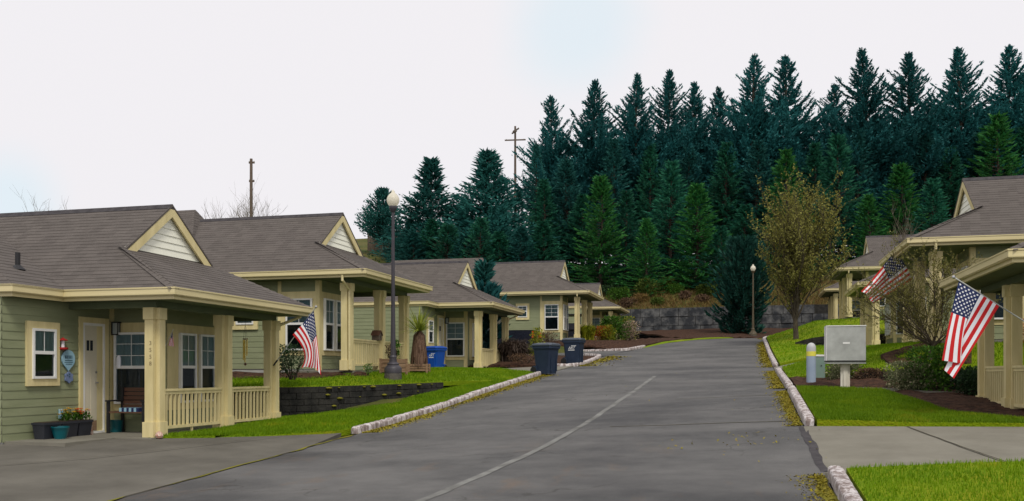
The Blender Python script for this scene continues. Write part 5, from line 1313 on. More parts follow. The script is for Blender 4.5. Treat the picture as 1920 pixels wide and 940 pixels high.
def conifer(name, H, Rb, style, seed, crown_m, trunk_m, loc, label, group, bare=.08, dens=1.0, cat='conifer'):
    rs = np.random.RandomState(seed); r = random.Random(seed)
    root = empty(name, loc, label, cat, group)
    tb = MB(); bend = [(0, 0)] + [(r.uniform(-.12, .12), r.uniform(-.12, .12)) for _ in range(4)]
    tp = [Vector((bend[i][0], bend[i][1], (-.6 if i == 0 else H * i / 4 * .97))) for i in range(5)]
    tr = [H * .014 * (1 - .22 * i) + .015 for i in range(5)]
    tb.tube(tp, tr, 7)
    def trunk_at(h):
        t = max(0, min(3.999, h / H * 4)); i = int(t); return tp[i].lerp(tp[i + 1], t - i)
    Bs, Ds, Ls, Ws = [], [], [], []
    def spray(p, d, l, w): Bs.append(tuple(p)); Ds.append(tuple(d)); Ls.append(l); Ws.append(w)
    step = {'tall': .27, 'young': .34, 'loose': .30, 'pine': .30, 'round': .34}[style] * (H / 20) ** .5
    h = H * bare
    lump = [r.uniform(.7, 1.15) for _ in range(64)]
    while h < H * .985:
        t = h / H
        if style == 'tall': f = min(1, ((1 - t) / .56) ** 1.08) * (.85 + .15 * min(1, t / .3)) * (1 + .16 * math.sin(t * 23 + seed)) + .015; nb = 7 if t < .6 else 5; e0, e1 = 4 + 34 * t, 36 + 26 * t
        elif style == 'young': f = (1 - t) ** .85 * (.85 + .15 * min(1, t / .1)); nb = 7; e0, e1 = -4 + 22 * t, 6 + 26 * t
        elif style == 'loose': f = (1 - t) ** 1.05 * 1.15 * (.82 + .18 * math.sin(t * 17 + seed)) + .02; nb = 8; e0, e1 = 2 + 26 * t, 18 + 34 * t
        elif style == 'pine': f = max(.12, math.sin(math.pi * min(1, (t * .86 + .14))) ** .55); nb = 9; e0, e1 = 5 + 30 * t, 40 + 25 * t
        else: f = max(.03, min(1, (1 - t) ** .8 * 1.25) * (.75 + .25 * min(1, t / .35))); nb = 8; e0, e1 = 6 + 26 * t, 30 + 20 * t
        a0 = r.uniform(0, 6.28)
        for b in range(nb):
            if r.random() > .9 * min(1, dens): continue
            az = a0 + b * 6.283 / nb + r.uniform(-.4, .4)
            L = Rb * f * r.uniform(.62, 1.08) * lump[int((az % 6.283) / 6.283 * 8) * 8 % 64 + int(t * 7.9)]
            if style == 'tall':
                L *= 1.6 * r.choice((.6, .85, 1, 1.1, 1.4))
            elif style in ('young', 'loose'): L *= 1.3
            L = max(.2, L); p = trunk_at(h); n = max(3, int(L / .32)); q = p.copy(); pts = [q.copy()]
            for k in range(n):
                el = R(e0 + (e1 - e0) * (k / n) ** 1.3) + r.uniform(-.06, .06)
                az2 = az + r.uniform(-.08, .08)
                d = Vector((math.cos(az2) * math.cos(el), math.sin(az2) * math.cos(el), math.sin(el)))
                q = q + d * (L / n); pts.append(q.copy()); s = k / n
                if s < (.12 if style != 'loose' else .3): continue
                sd = Vector((-d.y, d.x, 0)).normalized()
                ll = (.54 if style in ('tall', 'pine') else .44) * (H / 20) ** .4 * (1.15 - .6 * s) * (1 if style != 'tall' else .38 + .62 * min(1, (1 - t) / .4))
                for sg in (-1, 1):
                    for m_ in range(6 if style in ('tall', 'pine') else 5):
                        dd = d * r.uniform(.6, 1.1) + sd * sg * (r.uniform(.25, .75) if style == 'tall' else r.uniform(.35, 1.0)) + Vector((0, 0, r.uniform(-.45, .35) if style != 'tall' else r.uniform(-.35, .6)))
                        spray(q - d * r.uniform(0, L / n), dd, ll * r.uniform(.6, 1.25), ll * r.uniform(.24, .42))
            if style in ('tall', 'loose', 'round'):
                up_ = max(0, (t - .45) / .55)
                for m_ in range(int((14 + 10 * L) * (1 - .72 * min(1, up_ * 1.5)))):
                    c_ = pts[-1 - int(len(pts) * .75 * r.random() ** 1.4)]; g_ = .06 + .2 * min(1, (1 - t) / .6)
                    spray(c_ + Vector((r.gauss(0, g_), r.gauss(0, g_), r.gauss(0, g_))), d * .8 + Vector((r.gauss(0, .5), r.gauss(0, .5), r.gauss(.1, .45))), r.uniform(.2, .42) * (1 - .4 * up_), r.uniform(.09, .16) * (1 - .4 * up_))
            for m_ in range(3): spray(q - d * .1 * m_, d + Vector((r.uniform(-.2, .2), r.uniform(-.2, .2), r.uniform(-.1, .3))), (.55 if style != 'tall' else .3 + .45 * min(1, (1 - t) / .4)), .16)
            if L > 1.0: tb.tube([pts[0], pts[len(pts) // 2], pts[-1]], [.035, .02, .006], 3)
        h += step * r.uniform(.75, 1.25) * (1 if t < .8 else .7)
    for k in range(22):
        u_ = r.uniform(.93, 1.0); p = trunk_at(H * u_); spray(p, (r.uniform(-.6, .6), r.uniform(-.6, .6), .9), (.12 + (1 - u_) * 6) * r.uniform(.7, 1.2) * H / 20, .10 * H / 20)
    spray(trunk_at(H * .97), (0, 0, 1), H * .035, .12)
    tb.build('trunk', trunk_m, root, smooth=True)
    V, Fc = fronds_mesh('crown', Bs, Ds, Ls, Ws, rs)
    mesh_np('crown', V, Fc, crown_m, root)
    return root

def place(proto, loc, label, sx=1.0, sz=1.0, rz=0.0, first=False):
    o = proto if first else copy_tree(proto)
    o.location = loc; o.scale = (sx, sx, sz); o.rotation_euler = (0, 0, rz); o['label'] = label
    return o

def ground_at(px, D):
    p = P(px, 700, D); p.z = base_z(p.x, p.y) - .1; return p

TG = 'tall dark conifers on the hill'
protoT = [conifer('conifer_tree', 22, 3.0, 'tall', 100 + k, M['darkgreen'], M['barktree'], (0, 0, 0), 'tall dark conifer', TG, bare=(.10, .06, .13, .08, .1, .12)[k]) for k in range(6)]
tall = [(1040, 166, 100, 2.7), (1108, 138, 101, 3.3), (1186, 128, 100, 3.2), (1250, 121, 101, 3.1), (1310, 140, 102, 3.3), (1350, 150, 104, 3.0), (1404, 92, 100, 3.6), (1480, 89, 101, 3.7), (1560, 148, 103, 3.0), (1632, 78, 99, 3.5), (1710, 84, 100, 3.7), (1805, 74, 100, 3.9), (1884, 76, 101, 3.8), (1940, 92, 100, 3.8)]
tl = ['tall dark conifer at the left end of the hilltop row, right of the crossarm pole', 'second tall dark conifer along the hilltop row, slightly higher than the first', 'third tall dark conifer along the hilltop row, with a feathery pointed top', 'fourth tall dark conifer along the row, slender spire', 'fifth tall dark conifer along the row, lower than its neighbours', 'narrow dark conifer tucked between the fifth and the first of the very tall ones',
      'very tall dark conifer straight above the street lamp at the road top', 'broad very tall conifer above the brown budding tree', 'lower dark conifer in the dip between two very tall ones', 'tallest feathered conifer just left of the gap of sky', 'very tall conifer above the small far gable', 'double-topped very tall conifer above the big cream gable', 'second-last tall conifer near the picture edge, above the ridge', 'last tall conifer of the row, cut off by the picture edge']
for i, (px, py, D, w) in enumerate(tall):
    g = ground_at(px, D); top = P(px, py, D).z; k = (i * 5 + i // 6) % 6
    seen_t = [(j * 5 + j // 6) % 6 for j in range(i)]
    o = place(protoT[k], g, tl[i], w / 3.0 * 1.12, (top - g.z) / 22, rnd.uniform(0, 6.28), k not in seen_t); o.rotation_euler = (R(rnd.uniform(-1.6, 1.6)), R(rnd.uniform(-1.6, 1.6)), rnd.uniform(0, 6.28))
protoY = [conifer('young_fir', 11, 2.7, 'young', 200 + k, M['younggreen'] if k != 1 else M['midgreen'], M['barktree'], (0, 0, 0), 'young fir', 'young firs before the tall row', bare=.05) for k in range(3)]
young = [(1127, 322, 84, 2.9, 'bright young fir, broad and tall, right above the fourth cottage gable', 0), (1212, 405, 81, 2.0, 'small bright young fir alone on the grassy hill', 2), (1258, 296, 87, 3.3, 'tall green fir behind the small bright fir', 1), (1306, 338, 82, 3.2, 'bright layered young fir left of the dark pine', 0), (1475, 272, 88, 3.0, 'green fir rising behind the brown budding tree', 2),
         (1572, 246, 88, 3.6, 'broad green fir right of the brown budding tree', 1), (1690, 300, 88, 3.2, 'green fir behind the low far gable', 0), (1748, 330, 84, 2.8, 'shorter green fir beside the big cream gable', 1), (1872, 205, 92, 4.2, 'bright wide fir above the ridge of the near roof', 2), (1630, 360, 84, 2.4, 'small fir over the far cottage ridge', 2), (1175, 352, 86, 2.6, 'slender young fir between two brighter firs', 1), (1352, 420, 80, 2.3, 'low young fir just left of the dark pine', 1)]
for i, (px, py, D, w, lb, k) in enumerate(young):
    g = ground_at(px, D); top = P(px, py, D).z
    seen = [y[5] for y in young[:i]]
    place(protoY[k], g, lb, w / 2.7, (top - g.z) / 11, rnd.uniform(0, 6.28), k not in seen)
protoM = [conifer('conifer_tree', 16, 3.0, 'young', 300 + k, M['midgreen'] if k else M['teal_conifer'], M['barktree'], (0, 0, 0), 'mid conifer', 'middle conifers on the hill', bare=.04) for k in range(2)]
midl = [(1006, 262, 96, 2.2, 'dark conifer just right of the crossarm pole'), (1022, 330, 92, 2.8, 'dark conifer low at the left end of the tall row'), (1062, 290, 93, 3.4, 'dark conifer before the second tall tree'), (1092, 360, 90, 3.0, 'green conifer close behind the fourth cottage roof'), (1150, 250, 95, 3.2, 'dark conifer between the second and third tall trees'), (1218, 262, 95, 3.0, 'dark conifer between the third and fourth tall trees'),
        (1290, 268, 96, 3.2, 'dark conifer before the fifth tall tree'), (1360, 260, 95, 3.4, 'dark conifer behind the dark pine'), (1420, 255, 94, 3.4, 'dark conifer left of the brown tree top'), (1528, 262, 95, 3.2, 'dark conifer right of the brown tree top'), (1608, 235, 96, 3.2, 'dark conifer before the tallest feathered one'), (1668, 420, 91, 2.6, 'low dark conifer below the gap of sky'), (1735, 245, 96, 3.4, 'dark conifer left of the double-topped one'), (1782, 270, 94, 3.2, 'dark conifer right above the cream gable'), (1835, 240, 95, 3.4, 'dark conifer before the last tall trees'), (1920, 230, 95, 3.4, 'dark conifer at the picture edge below the last tall tree'),
        (972, 352, 93, 2.0, 'dark conifer left of the row under the utility pole'), (1450, 330, 92, 3.0, 'dark conifer hidden behind the brown tree crown'), (1252, 400, 91, 2.8, 'low dark conifer between the layered firs'), (1395, 380, 88, 3.0, 'low dark conifer right behind the dark pine')]
for i, (px, py, D, w, lb) in enumerate(midl):
    g = ground_at(px, D); top = P(px, py, D).z
    place(protoM[i % 2], g, lb, w / 3.0, (top - g.z) / 16, rnd.uniform(0, 6.28), i < 2)
protoL = [conifer('conifer_tree', 12, 3.0, 'loose', 400 + k, M['teal_conifer'], M['barktree'], (0, 0, 0), 'loose conifer', 'looser conifers left of the row', bare=.06, dens=.9) for k in range(2)]
loose = [(912, 278, 92, 6.0, 'wide loose conifer with see-through branches beside the utility pole'), (806, 294, 94, 5.0, 'slim dark conifer standing free behind the third cottage'), (866, 392, 92, 3.2, 'shorter loose conifer between the slim and the wide one'), (768, 408, 93, 2.2, 'small sparse conifer left of the slim one'), (940, 385, 88, 3.0, 'ragged conifer in front of the wide loose one')]
for i, (px, py, D, w, lb) in enumerate(loose):
    g = ground_at(px, D); top = P(px, py, D).z
    place(protoL[i % 2], g, lb, w / 3.0, (top - g.z) / 12, rnd.uniform(0, 6.28), i < 2)
g = ground_at(718, 97); conifer('conifer_tree', P(718, 352, 97).z - g.z, 3.6, 'round', 500, M['teal_conifer'], M['barktree'], g, 'small round-crowned conifer behind the tall street lamp', None, bare=.24)
g = ground_at(840, 86); conifer('conifer_tree', P(840, 420, 86).z - g.z, 2.8, 'young', 501, M['midgreen'], M['barktree'], g, 'dark green conifer mass rising just behind the third cottage gable', None, bare=.03)
g = ground_at(900, 84); conifer('conifer_tree', P(900, 405, 84).z - g.z, 2.6, 'young', 502, M['midgreen'], M['barktree'], g, 'dark green conifer just above the slim yard conifer', None, bare=.03)
for i, (px, py, D, w_, lb) in enumerate([(775, 432, 87, 2.6, 'low dark conifer under the sparse one behind the third cottage'), (812, 408, 88, 2.6, 'low dark conifer at the foot of the slim one'), (870, 432, 85, 2.4, 'low conifer in the gap behind the third cottage gable'), (938, 430, 84, 2.6, 'low green conifer over the fourth cottage ridge, beneath the ragged one'), (978, 420, 84, 2.6, 'green conifer right above the middle of the fourth cottage ridge'), (1020, 410, 85, 2.8, 'green conifer above the street end of the fourth cottage ridge')]):
    g = ground_at(px, D); top = P(px, py, D).z
    place(protoM[i % 2], g, lb, w_ / 3.0, (top - g.z) / 16, rnd.uniform(0, 6.28), False)
g = P(1392, 638, 67); g.z = 2.42; conifer('pine_tree', P(1392, 452, 67).z - 2.4, 2.6, 'pine', 503, M['pinegreen'], M['barktree'], g, 'dense dark rounded pine at the road end behind the olive lamp', None, bare=.01, dens=1.2)
g = P(908, 560, 47.5); g.z = 1.3; conifer('yard_conifer', P(908, 492, 47.5).z - g.z, .75, 'young', 504, M['teal_conifer'], M['barktree'], g, 'slim conifer between the third and fourth cottage roofs', None, bare=.05)
g = P(905, 640, 41.8); g.z = .6; conifer('yard_conifer', 3.2, 1.25, 'pine', 505, M['darkgreen'], M['barktree'], g, 'dark bushy conifer behind the third cottage porch', None, bare=.02)

def broad_tree(name, loc, label, H, spread, seed, bud_m, bark_m, trunk_h, nlimb, levels, buds, bud_size, rad, cat='tree', up=.8, group=None, twigf=1.0, leafy=True):
    r = random.Random(seed); rs = np.random.RandomState(seed); root = empty(name, loc, label, cat, group); tb = MB(); Bs, Ds, Ls, Ws = [], [], [], []
    top = Vector((r.uniform(-.05, .05), r.uniform(-.05, .05), trunk_h))
    tb.tube([(0, 0, -.3), (0, 0, 0), top * .5, top], [rad * 1.5, rad * 1.2, rad, rad * .85], 9)
    def grow(p, d, L, ra, lv):
        n = 4; pts = [p]; q = p
        for k in range(n):
            d = (d + Vector((r.gauss(0, .12), r.gauss(0, .12), .10 * up + r.gauss(0, .05)))).normalized(); q = q + d * L / n; pts.append(q)
        tb.tube(pts, [ra * (1 - .17 * k) for k in range(n + 1)], 5 if lv > 1 else 3)
        if lv <= 1 and leafy:
            for k in range(buds):
                i = r.uniform(0, n - .01); b = pts[int(i)].lerp(pts[int(i) + 1], i % 1)
                Bs.append(tuple(b)); Ds.append((r.gauss(0, 1), r.gauss(0, 1), r.gauss(.3, 1))); s = bud_size * r.uniform(.6, 1.4); Ls.append(s); Ws.append(s * .6)
        if lv > 0:
            for k in range({3: 6, 2: 6, 1: 4}.get(lv, 5)):
                i = r.uniform(.35, n - .01); b = pts[int(i)].lerp(pts[int(i) + 1], i % 1)
                a = r.uniform(0, 6.283); sd = d.orthogonal().normalized(); sd = Matrix.Rotation(a, 3, d) @ sd
                nd = (d * r.uniform(.6, 1.0) + sd * r.uniform(.45, .85) + Vector((0, 0, .25 * up))).normalized()
                grow(b, nd, L * r.uniform(.42, .68), ra * .5, lv - 1)
    for k in range(nlimb):
        a = k * 6.283 / nlimb + r.uniform(-.3, .3); tilt = (.12 + .88 * ((k * 7) % nlimb + r.random()) / nlimb) * spread
        d = Vector((math.cos(a) * tilt, math.sin(a) * tilt, 1)).normalized()
        grow(top + Vector((0, 0, -trunk_h * .35 * min(1, tilt / spread) * r.uniform(.4, 1))), d, (H - trunk_h) * r.uniform(.62, .72) * (1.08 - .3 * tilt / spread), rad * .42, levels)
    tb.build('trunk', bark_m, root, recalc=False)
    if leafy:
        V, Fc = fronds_mesh('crown', Bs, Ds, Ls, Ws, rs); mesh_np('crown', V, Fc, bud_m, root)
    return root
g = P(1493, 646, 46); g.z -= .05
broad_tree('broadleaf_tree', g, 'large upright tree with brownish buds standing on the upper lawn', 7.5, .44, 31, M['bud'], M['darkbark'], 1.35, 14, 3, 9, .10, .13, up=1.0)
g = P(1745, 657, 23.0); g.z -= .03
broad_tree('budding_tree', g, 'small vase-shaped budding tree in a mulch ring before the tall-roofed cottage', 2.75, 2.0, 22, M['bud2'], M['darkbark'], .16, 12, 3, 10, .034, .055, up=.5)
g = P(108, 400, 62); g.z = 2; broad_tree('bare_tree', g, 'bare twiggy tree top behind the near roof ridge', 9.7, .5, 23, None, M['palebark'], 4, 9, 3, 0, .05, .14, up=1.2, leafy=False)
g = P(455, 400, 74); g.z = 3; broad_tree('bare_tree', g, 'wide bare tree crown around the lone utility pole', 11.6, .7, 24, None, M['palebark'], 4.5, 12, 3, 0, .05, .16, up=1.0, leafy=False)
g = ground_at(785, 93); broad_tree('bare_tree', g, 'thin pale bare sapling before the slim conifer', P(785, 400, 93).z - g.z, .18, 25, None, M['palebark'], 4, 3, 1, 0, .05, .09, up=1.2, leafy=False)
g = P(1690, 440, 40); g.z = 1.1; broad_tree('bare_tree', g, 'bare twiggy shoots rising above the far cottage ridge', P(1690, 398, 40).z - 1.1, .3, 26, None, M['palebark'], 2.8, 8, 2, 0, .05, .07, up=1.2, leafy=False)
g = P(1820, 560, 27); g.z = .8; broad_tree('bare_tree', g, 'bare pale saplings under the eave behind the large flag', P(1820, 455, 27).z - .8, .3, 27, None, M['palebark'], .8, 6, 2, 0, .05, .03, up=1.1, leafy=False)

def shrub(loc, rx, ry, h, m, label, seed, n=1400, leaf=.055, name='shrub', flat=.0, group=None, upright=0.0, cat='shrub', stems=10):
    r = random.Random(seed); rs = np.random.RandomState(seed); root = empty(name, loc, label, cat, group); Bs, Ds, Ls, Ws = [], [], [], []
    lob = [(r.uniform(-.55, .55), r.uniform(-.55, .55), r.uniform(.35, .7), r.uniform(.3, .5)) for _ in range(9)] + [(0, 0, .5, .62)]
    for k in range(n):
        lx, ly_, lz, lr = lob[k % 10]; v = Vector((r.gauss(0, 1), r.gauss(0, 1), r.gauss(0, 1))).normalized(); s = 1.18 * lr * (r.random() ** .25)
        p = Vector(((lx + v.x * s) * rx, (ly_ + v.y * s) * ry, max(.02, (lz + v.z * s) * h)))
        if p.z > h: p.z = h - r.random() * .1 * h
        Bs.append(tuple(p)); d = v * .8 + Vector((r.gauss(0, .5), r.gauss(0, .5), r.gauss(.2 + upright, .5))); Ds.append(tuple(d)); s = leaf * r.uniform(.6, 1.5); Ls.append(s); Ws.append(s * (.5 if upright < 1 else .16))
    V, Fc = fronds_mesh('foliage', Bs, Ds, Ls, Ws, rs); mesh_np('foliage', V, Fc, m, root)
    tb = MB()
    for k in range(stems):
        a = r.uniform(0, 6.28); q = Vector((math.cos(a) * rx * .6, math.sin(a) * ry * .6, h * r.uniform(.5, .85))); tb.tube([(q.x * .15, q.y * .15, -.08), q * .55, q], [.018, .012, .005], 4)
    tb.build('stem', M['barktree'], root)
    return root
p = P(548, 707, 22.6); p.z = -.08; shrub(p, .62, .5, .78, M['hedge_dark'], 'dark reddish-green shrub beneath the bay window behind the drooping flag', 1, 1500, .05)
# right-hand bed
def rs_(px, py, D): p = P(px, py, D); return p
p = rs_(1583, 720, 23.4); shrub(p, .52, .42, .56, M['variegated'], 'rounded variegated shrub directly behind the mailbox post', 2, 3600, .05)
p = rs_(1634, 724, 22.9); shrub(p, .55, .4, .42, M['brownleaf'], 'low brown wintry shrub between the mailbox and the grey round shrub', 3, 2800, .05)
p = rs_(1705, 738, 20.6); shrub(p, .55, .5, .70, M['variegated'], 'grey-green speckled round shrub at the lawn corner', 4, 4600, .05)
p = rs_(1748, 742, 20.4); shrub(p, .58, .48, 1.08, M['hedge'], 'glossy green rhododendron-like shrub left of the large flag', 5, 2200, .075)
p = rs_(1812, 744, 20.6); shrub(p, .55, .45, .66, M['hedge_dark'], 'dark drooping shrub below the large flag', 6, 1500, .07)
p = rs_(1826, 748, 19.6); shrub(p, .4, .4, .6, M['hedge_dark'], 'dark shrub pressed against the railed porch corner', 7, 1400, .06)
p = rs_(1676, 730, 21.6); shrub(p, .28, .22, .16, M['brownleaf'], 'tiny low brown plant at the walk edge', 8, 500, .03)
p = rs_(1600, 636, 50); p.z = 2.05; shrub(p, .7, .5, .55, M['brownleaf'], 'dark red-brown shrub peeking over the mailbox', 9, 1200, .07)
p = Vector((7.2, 26.0, .8)); shrub(p, .7, .5, .6, M['rust'], 'rusty red shrub seen through the near right porch', 10, 1200, .05)
# left beds
p = P(962, 668, 40.2); p.z = .5
def grass_clump(loc, r0, h, n, m, label, seed, cat='grass clump', droop=.6, name='ornamental_grass', w=.02):
    r = random.Random(seed); rs = np.random.RandomState(seed); root = empty(name, loc, label, cat); V = []; 
    for k in range(n):
        a = r.uniform(0, 6.28); b = Vector((r.gauss(0, .25) * r0, r.gauss(0, .25) * r0, 0)); l = h * r.uniform(.7, 1.15); o = Vector((math.cos(a), math.sin(a), 0)); s = Vector((-o.y, o.x, 0)) * w
        k1 = b + o * r0 * r.uniform(.2, .6) + Vector((0, 0, l * .75)); k2 = b + o * r0 * r.uniform(.6, 1.15) + Vector((0, 0, l * (1 - droop * r.uniform(.1, 1))))
        V += [b - s, b + s, k1 + s, k1 - s, k1 - s, k1 + s, k2 + s * .3, k2 - s * .3]
    V = np.array([tuple(v) for v in V]); mesh_np('blades', V, np.arange(len(V)).reshape(-1, 4), m, root); return root
grass_clump(p, .75, 1.05, 900, M['hairgrass'], 'brown drooping dried grass clump in front of the dark pickup', 1)
p = P(1028, 648, 50); p.z = 1.55; shrub(p, .62, .5, .72, M['brownleaf'], 'rust brown rounded shrub behind the first wheelie bin', 12, 1400, .06)
p = P(1007, 655, 43.2); p.z = .88; shrub(p, .34, .34, 1.25, M['yellowgreen'], 'yellow-green upright shrub at the tail of the pickup', 13, 900, .08)
p = P(985, 690, 38.2); p.z = .46; shrub(p, .85, .4, .35, M['brownleaf'], 'low twiggy brown shrub in the bark bed by the bins', 14, 900, .05)
p = P(1100, 640, 52); p.z = 1.86; grass_clump(p, .55, .95, 700, M['yellowgreen'], 'green tufted grass clump beside the porch of the fourth cottage', 2, droop=.5, w=.025)
p = P(1121, 640, 54); p.z = 1.9; shrub(p, .85, .5, .9, M['rust'], 'orange-red shrub at the porch between green shrubs', 15, 1600, .08)
p = P(1156, 641, 55); p.z = 1.95; shrub(p, 1.15, .8, 1.45, M['hedge'], 'big glossy green shrub in the bark bed before the farthest cottage', 16, 2600, .12)
p = P(1138, 642, 53.6); p.z = 1.85; shrub(p, .6, .5, .95, M['yellowgreen'], 'small yellow-green shrub left of the big glossy one', 17, 1200, .09)
p = P(1183, 642, 55.5); p.z = 1.95; shrub(p, .7, .6, 1.2, M['pinkleaf'], 'pale-tipped shrub at the corner of the bark bed', 18, 1700, .09)
p = P(1176, 636, 57); p.z = 2.0; shrub(p, .7, .6, 1.55, M['yellowgreen'], 'yellow flowering shrub behind the pale-tipped one', 19, 1400, .1)
# yucca with a skirt of dead leaves
yp = P(786, 690, 27.6); yp.z = .2
root = empty('yucca', yp, 'shaggy yucca with yellow-green spikes above a skirt of dead leaves', 'yucca')
r = random.Random(3); Vn = []; 
for k in range(520):
    a = r.uniform(0, 6.28); z = 1.08 - .7 * r.random() ** 1.6; o = Vector((math.cos(a), math.sin(a), 0)); s = Vector((-o.y, o.x, 0)) * .014; rr = .06; p0 = o * rr + Vector((0, 0, z)); wd = .17 + .13 * (1.1 - z); p1 = o * (wd) + Vector((0, 0, z - .12)); p2 = o * (wd * r.uniform(.95, 1.15)) + Vector((0, 0, max(.0, z - r.uniform(.4, .62))))
    Vn += [p0 - s, p0 + s, p1 + s, p1 - s, p1 - s, p1 + s, p2 + s * .5, p2 - s * .5]
Vn = np.array([tuple(v) for v in Vn]); mesh_np('dead_leaves', Vn, np.arange(len(Vn)).reshape(-1, 4), M['skirt'], root)
Vn = []
for k in range(90):
    a = r.uniform(0, 6.28); el = R(r.uniform(0, 70)); l = r.uniform(.65, 1.05); o = Vector((math.cos(a) * math.cos(el), math.sin(a) * math.cos(el), math.sin(el))); s = Vector((-math.sin(a), math.cos(a), 0)) * .02; b = Vector((0, 0, 1.06)); p1 = b + o * l * .55; p2 = b + o * l - Vector((0, 0, .16 * math.cos(el)))
    Vn += [b - s, b + s, p1 + s, p1 - s, p1 - s, p1 + s, p2 + s * .1, p2 - s * .1]
Vn = np.array([tuple(v) for v in Vn]); mesh_np('green_leaves', Vn, np.arange(len(Vn)).reshape(-1, 4), M['yucca'], root)
b = MB(); b.tube([(0, 0, 0), (.01, 0, .6), (0, 0, 1.1)], [.09, .08, .05], 8); b.build('trunk', M['barktree'], root)
p = Vector(c1); p.z += .36; shrub(p + Vector((.02, .15, 0)), .14, .14, .55, M['hedge'], 'thin green plant growing in the square wooden crate', 20, 260, .07, name='potted_plant', cat='plant', stems=4)
p = Vector(c1); p.z += .36; shrub(p + Vector((.0, -.2, 0)), .18, .16, .42, M['brownleaf'], 'brown withered plant in the square wooden crate', 21, 220, .05, name='potted_plant', cat='plant', stems=6)
p = P(690, 690, 25.0); p.z = -.0; shrub(p, .12, .12, .25, M['hedge'], 'little green weed tuft at the porch edge by the lamp', 22, 160, .04, name='weed', cat='plant', stems=3)

# dry grass and broom bushes on the hill above the block wall
def dry_grass():
    rs = np.random.RandomState(4); n = 26000; x = rs.uniform(-22, 22, n); y = 76.4 + np.abs(rs.randn(n)) * 6; th = rs.rand(n) * 6.28; h = .12 + .3 * rs.rand(n)
    z = np.array([base_z(a, b) for a, b in zip(x, y)]); d = np.stack([np.cos(th), np.sin(th), np.zeros(n)], 1); p = np.stack([x, y, z - .05], 1); w = .035
    V = np.stack([p - d * w, p + d * w, p + np.stack([rs.randn(n) * .18, rs.randn(n) * .18, h], 1)], 1).reshape(-1, 3)
    o = mesh_np('dry_grass', V, np.arange(3 * n).reshape(-1, 3), M['strawleaf']); o['kind'] = 'stuff'
dry_grass()
def undergrowth():
    r = random.Random(8); rs = np.random.RandomState(8); B_, D_, L_, W_ = [], [], [], []
    for k in range(520):
        px = r.uniform(640, 1900); D = r.uniform(83, 93); c = ground_at(px, D); hh = r.uniform(.4, 1.5); rr = r.uniform(.5, 1.3)
        for q in range(34):
            v = Vector((r.gauss(0, .5) * rr, r.gauss(0, .5) * rr, abs(r.gauss(0, .5)) * hh)); B_.append(tuple(c + v)); D_.append((r.gauss(0, 1), r.gauss(0, 1), r.gauss(.5, .6))); s_ = r.uniform(.15, .4); L_.append(s_); W_.append(s_ * .5)
    V, Fc = fronds_mesh('undergrowth', B_, D_, L_, W_, rs); o = mesh_np('undergrowth', V, Fc, M['hedge_dark']); o['kind'] = 'stuff'
undergrowth()
for i, (px, D, rx, h, lb, m) in enumerate([(1178, 77.5, .8, .8, 'brown low bush just above the left part of the block wall', 'brownleaf'), (1232, 77.6, .7, .6, 'olive tuft on the rim of the block wall under the broom bush', 'olive'), (1268, 80.5, .9, .9, 'green bush in the middle of the dry grass slope', 'hedge'), (1302, 81.5, 1.0, 1.1, 'dark bush below the layered young fir', 'hedge_dark'), (1316, 77.4, .7, .6, 'brown bush on the wall rim beside the dark pine', 'brownleaf'), (1202, 79, .9, .7, 'straw-coloured bush left of the broom bush', 'strawleaf'), (1140, 82, 1.0, .9, 'dark bush above the farthest roof corner', 'hedge_dark')]):
    g = ground_at(px, D); shrub(g, rx, rx, h, M[m], lb, 80 + i, 1000, .14, name='hill_bush', group='bushes on the hill')
for i, (px, D, rx, h, lb, m) in enumerate([(1216, 80, 1.3, 1.7, 'round green broom bush on the dry grass hill, under the small bright fir', 'olive'), (1250, 82, .9, 1.2, 'smaller green bush right of the round broom bush', 'olive'), (1160, 80, 1.1, 1.1, 'low green bush on the hill above the farthest cottage', 'hedge'), (1325, 79, 1.0, 1.0, 'olive bush on the hill left of the dark pine', 'olive'), (1286, 78.5, .5, .7, 'small brown tuft bush above the block wall', 'brownleaf'), (1190, 84, 1.2, 1.2, 'dark green bush at the foot of the conifers', 'hedge_dark')]):
    g = ground_at(px, D); shrub(g, rx, rx, h, M[m], lb, 60 + i, 1300, .16, name='hill_bush', group='bushes on the hill')

# ------------------------------------------------------------------ sky, sun, camera
w = bpy.data.worlds.new('World'); S.world = w; w.use_nodes = True
nt = w.node_tree; N = nt.nodes; L = nt.links
bg = N['Background']; bg.inputs['Strength'].default_value = 0.1
SUN_EL, SUN_AZ = R(52), R(150)     # azimuth measured clockwise from the far end of the street
sky = N.new('ShaderNodeTexSky'); sky.sky_type = 'NISHITA'; sky.sun_disc = False; sky.sun_elevation = SUN_EL; sky.sun_rotation = SUN_AZ
tc = N.new('ShaderNodeTexCoord')
nz = N.new('ShaderNodeTexNoise'); nz.inputs['Scale'].default_value = 2.2; nz.inputs['Detail'].default_value = 6
mp = N.new('ShaderNodeMapping'); mp.inputs['Scale'].default_value = (1, 1, 3); L.new(tc.outputs['Generated'], mp.inputs[0]); L.new(mp.outputs[0], nz.inputs['Vector'])
mr = N.new('ShaderNodeMapRange'); mr.inputs[1].default_value = .24; mr.inputs[2].default_value = .38; mr.inputs[3].default_value = .86; mr.inputs[4].default_value = 1.0; L.new(nz.outputs['Fac'], mr.inputs[0])
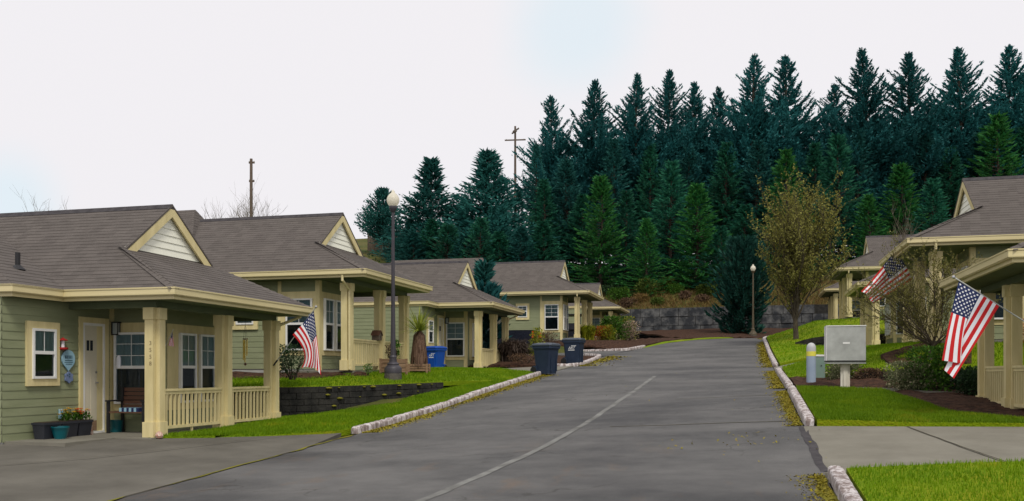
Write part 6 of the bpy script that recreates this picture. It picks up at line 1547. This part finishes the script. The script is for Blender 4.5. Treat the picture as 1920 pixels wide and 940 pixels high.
def hole(px, py, rad, depth):
    d = P(px, py, 1.0).normalized(); c = N.new('ShaderNodeVectorMath'); c.operation = 'DISTANCE'; L.new(tc.outputs['Generated'], c.inputs[0]); c.inputs[1].default_value = d
    m = N.new('ShaderNodeMapRange'); m.interpolation_type = 'SMOOTHSTEP'; m.inputs[1].default_value = rad * .2; m.inputs[2].default_value = rad; m.inputs[3].default_value = 1 - depth; m.inputs[4].default_value = 1.0
    s = math_n(N, L, 'ADD', c.outputs['Value'], math_n(N, L, 'MULTIPLY', math_n(N, L, 'SUBTRACT', nz.outputs['Fac'], .5), rad * .9)); L.new(s, m.inputs[0]); return m.outputs[0]
f = math_n(N, L, 'MULTIPLY', hole(1085, 45, .10, .8), hole(10, 385, .07, .9))
mx = N.new('ShaderNodeMix'); mx.data_type = 'RGBA'; L.new(f, mx.inputs[0]); L.new(sky.outputs[0], mx.inputs[6]); mx.inputs[7].default_value = (8.85, 8.65, 8.95, 1)
thin = N.new('ShaderNodeMix'); thin.data_type = 'RGBA'; thin.inputs[0].default_value = .93; L.new(sky.outputs[0], thin.inputs[6]); thin.inputs[7].default_value = (7.9, 8.9, 9.5, 1)
L.new(thin.outputs[2], mx.inputs[6])
L.new(mx.outputs[2], bg.inputs['Color'])
sd = bpy.data.lights.new('sun', 'SUN'); sd.energy = 2.2; sd.angle = R(14); sd.color = (1, .95, .86)
so = bpy.data.objects.new('sun', sd); COL.objects.link(so)
v = Vector((math.sin(SUN_AZ) * math.cos(SUN_EL), math.cos(SUN_AZ) * math.cos(SUN_EL), math.sin(SUN_EL)))
so.rotation_euler = v.to_track_quat('Z', 'Y').to_euler(); so.location = (0, -20, 60)

cd = bpy.data.cameras.new('camera'); co = bpy.data.objects.new('camera', cd); COL.objects.link(co)
co.location = (0, 0, 0); co.rotation_euler = (R(90), 0, TH)
cd.sensor_width = 36; cd.lens = 36 * F / 1920; cd.shift_y = (HZ - 470) / 1920; cd.clip_start = .1; cd.clip_end = 2000
S.camera = co
vs_ = S.view_settings; vs_.view_transform = 'Standard'; vs_.look = 'None'; vs_.exposure = 0.0; vs_.gamma = 1; vs_.use_curve_mapping = False
S.cycles.max_bounces = 6; S.cycles.transparent_max_bounces = 12; S.cycles.use_denoising = True
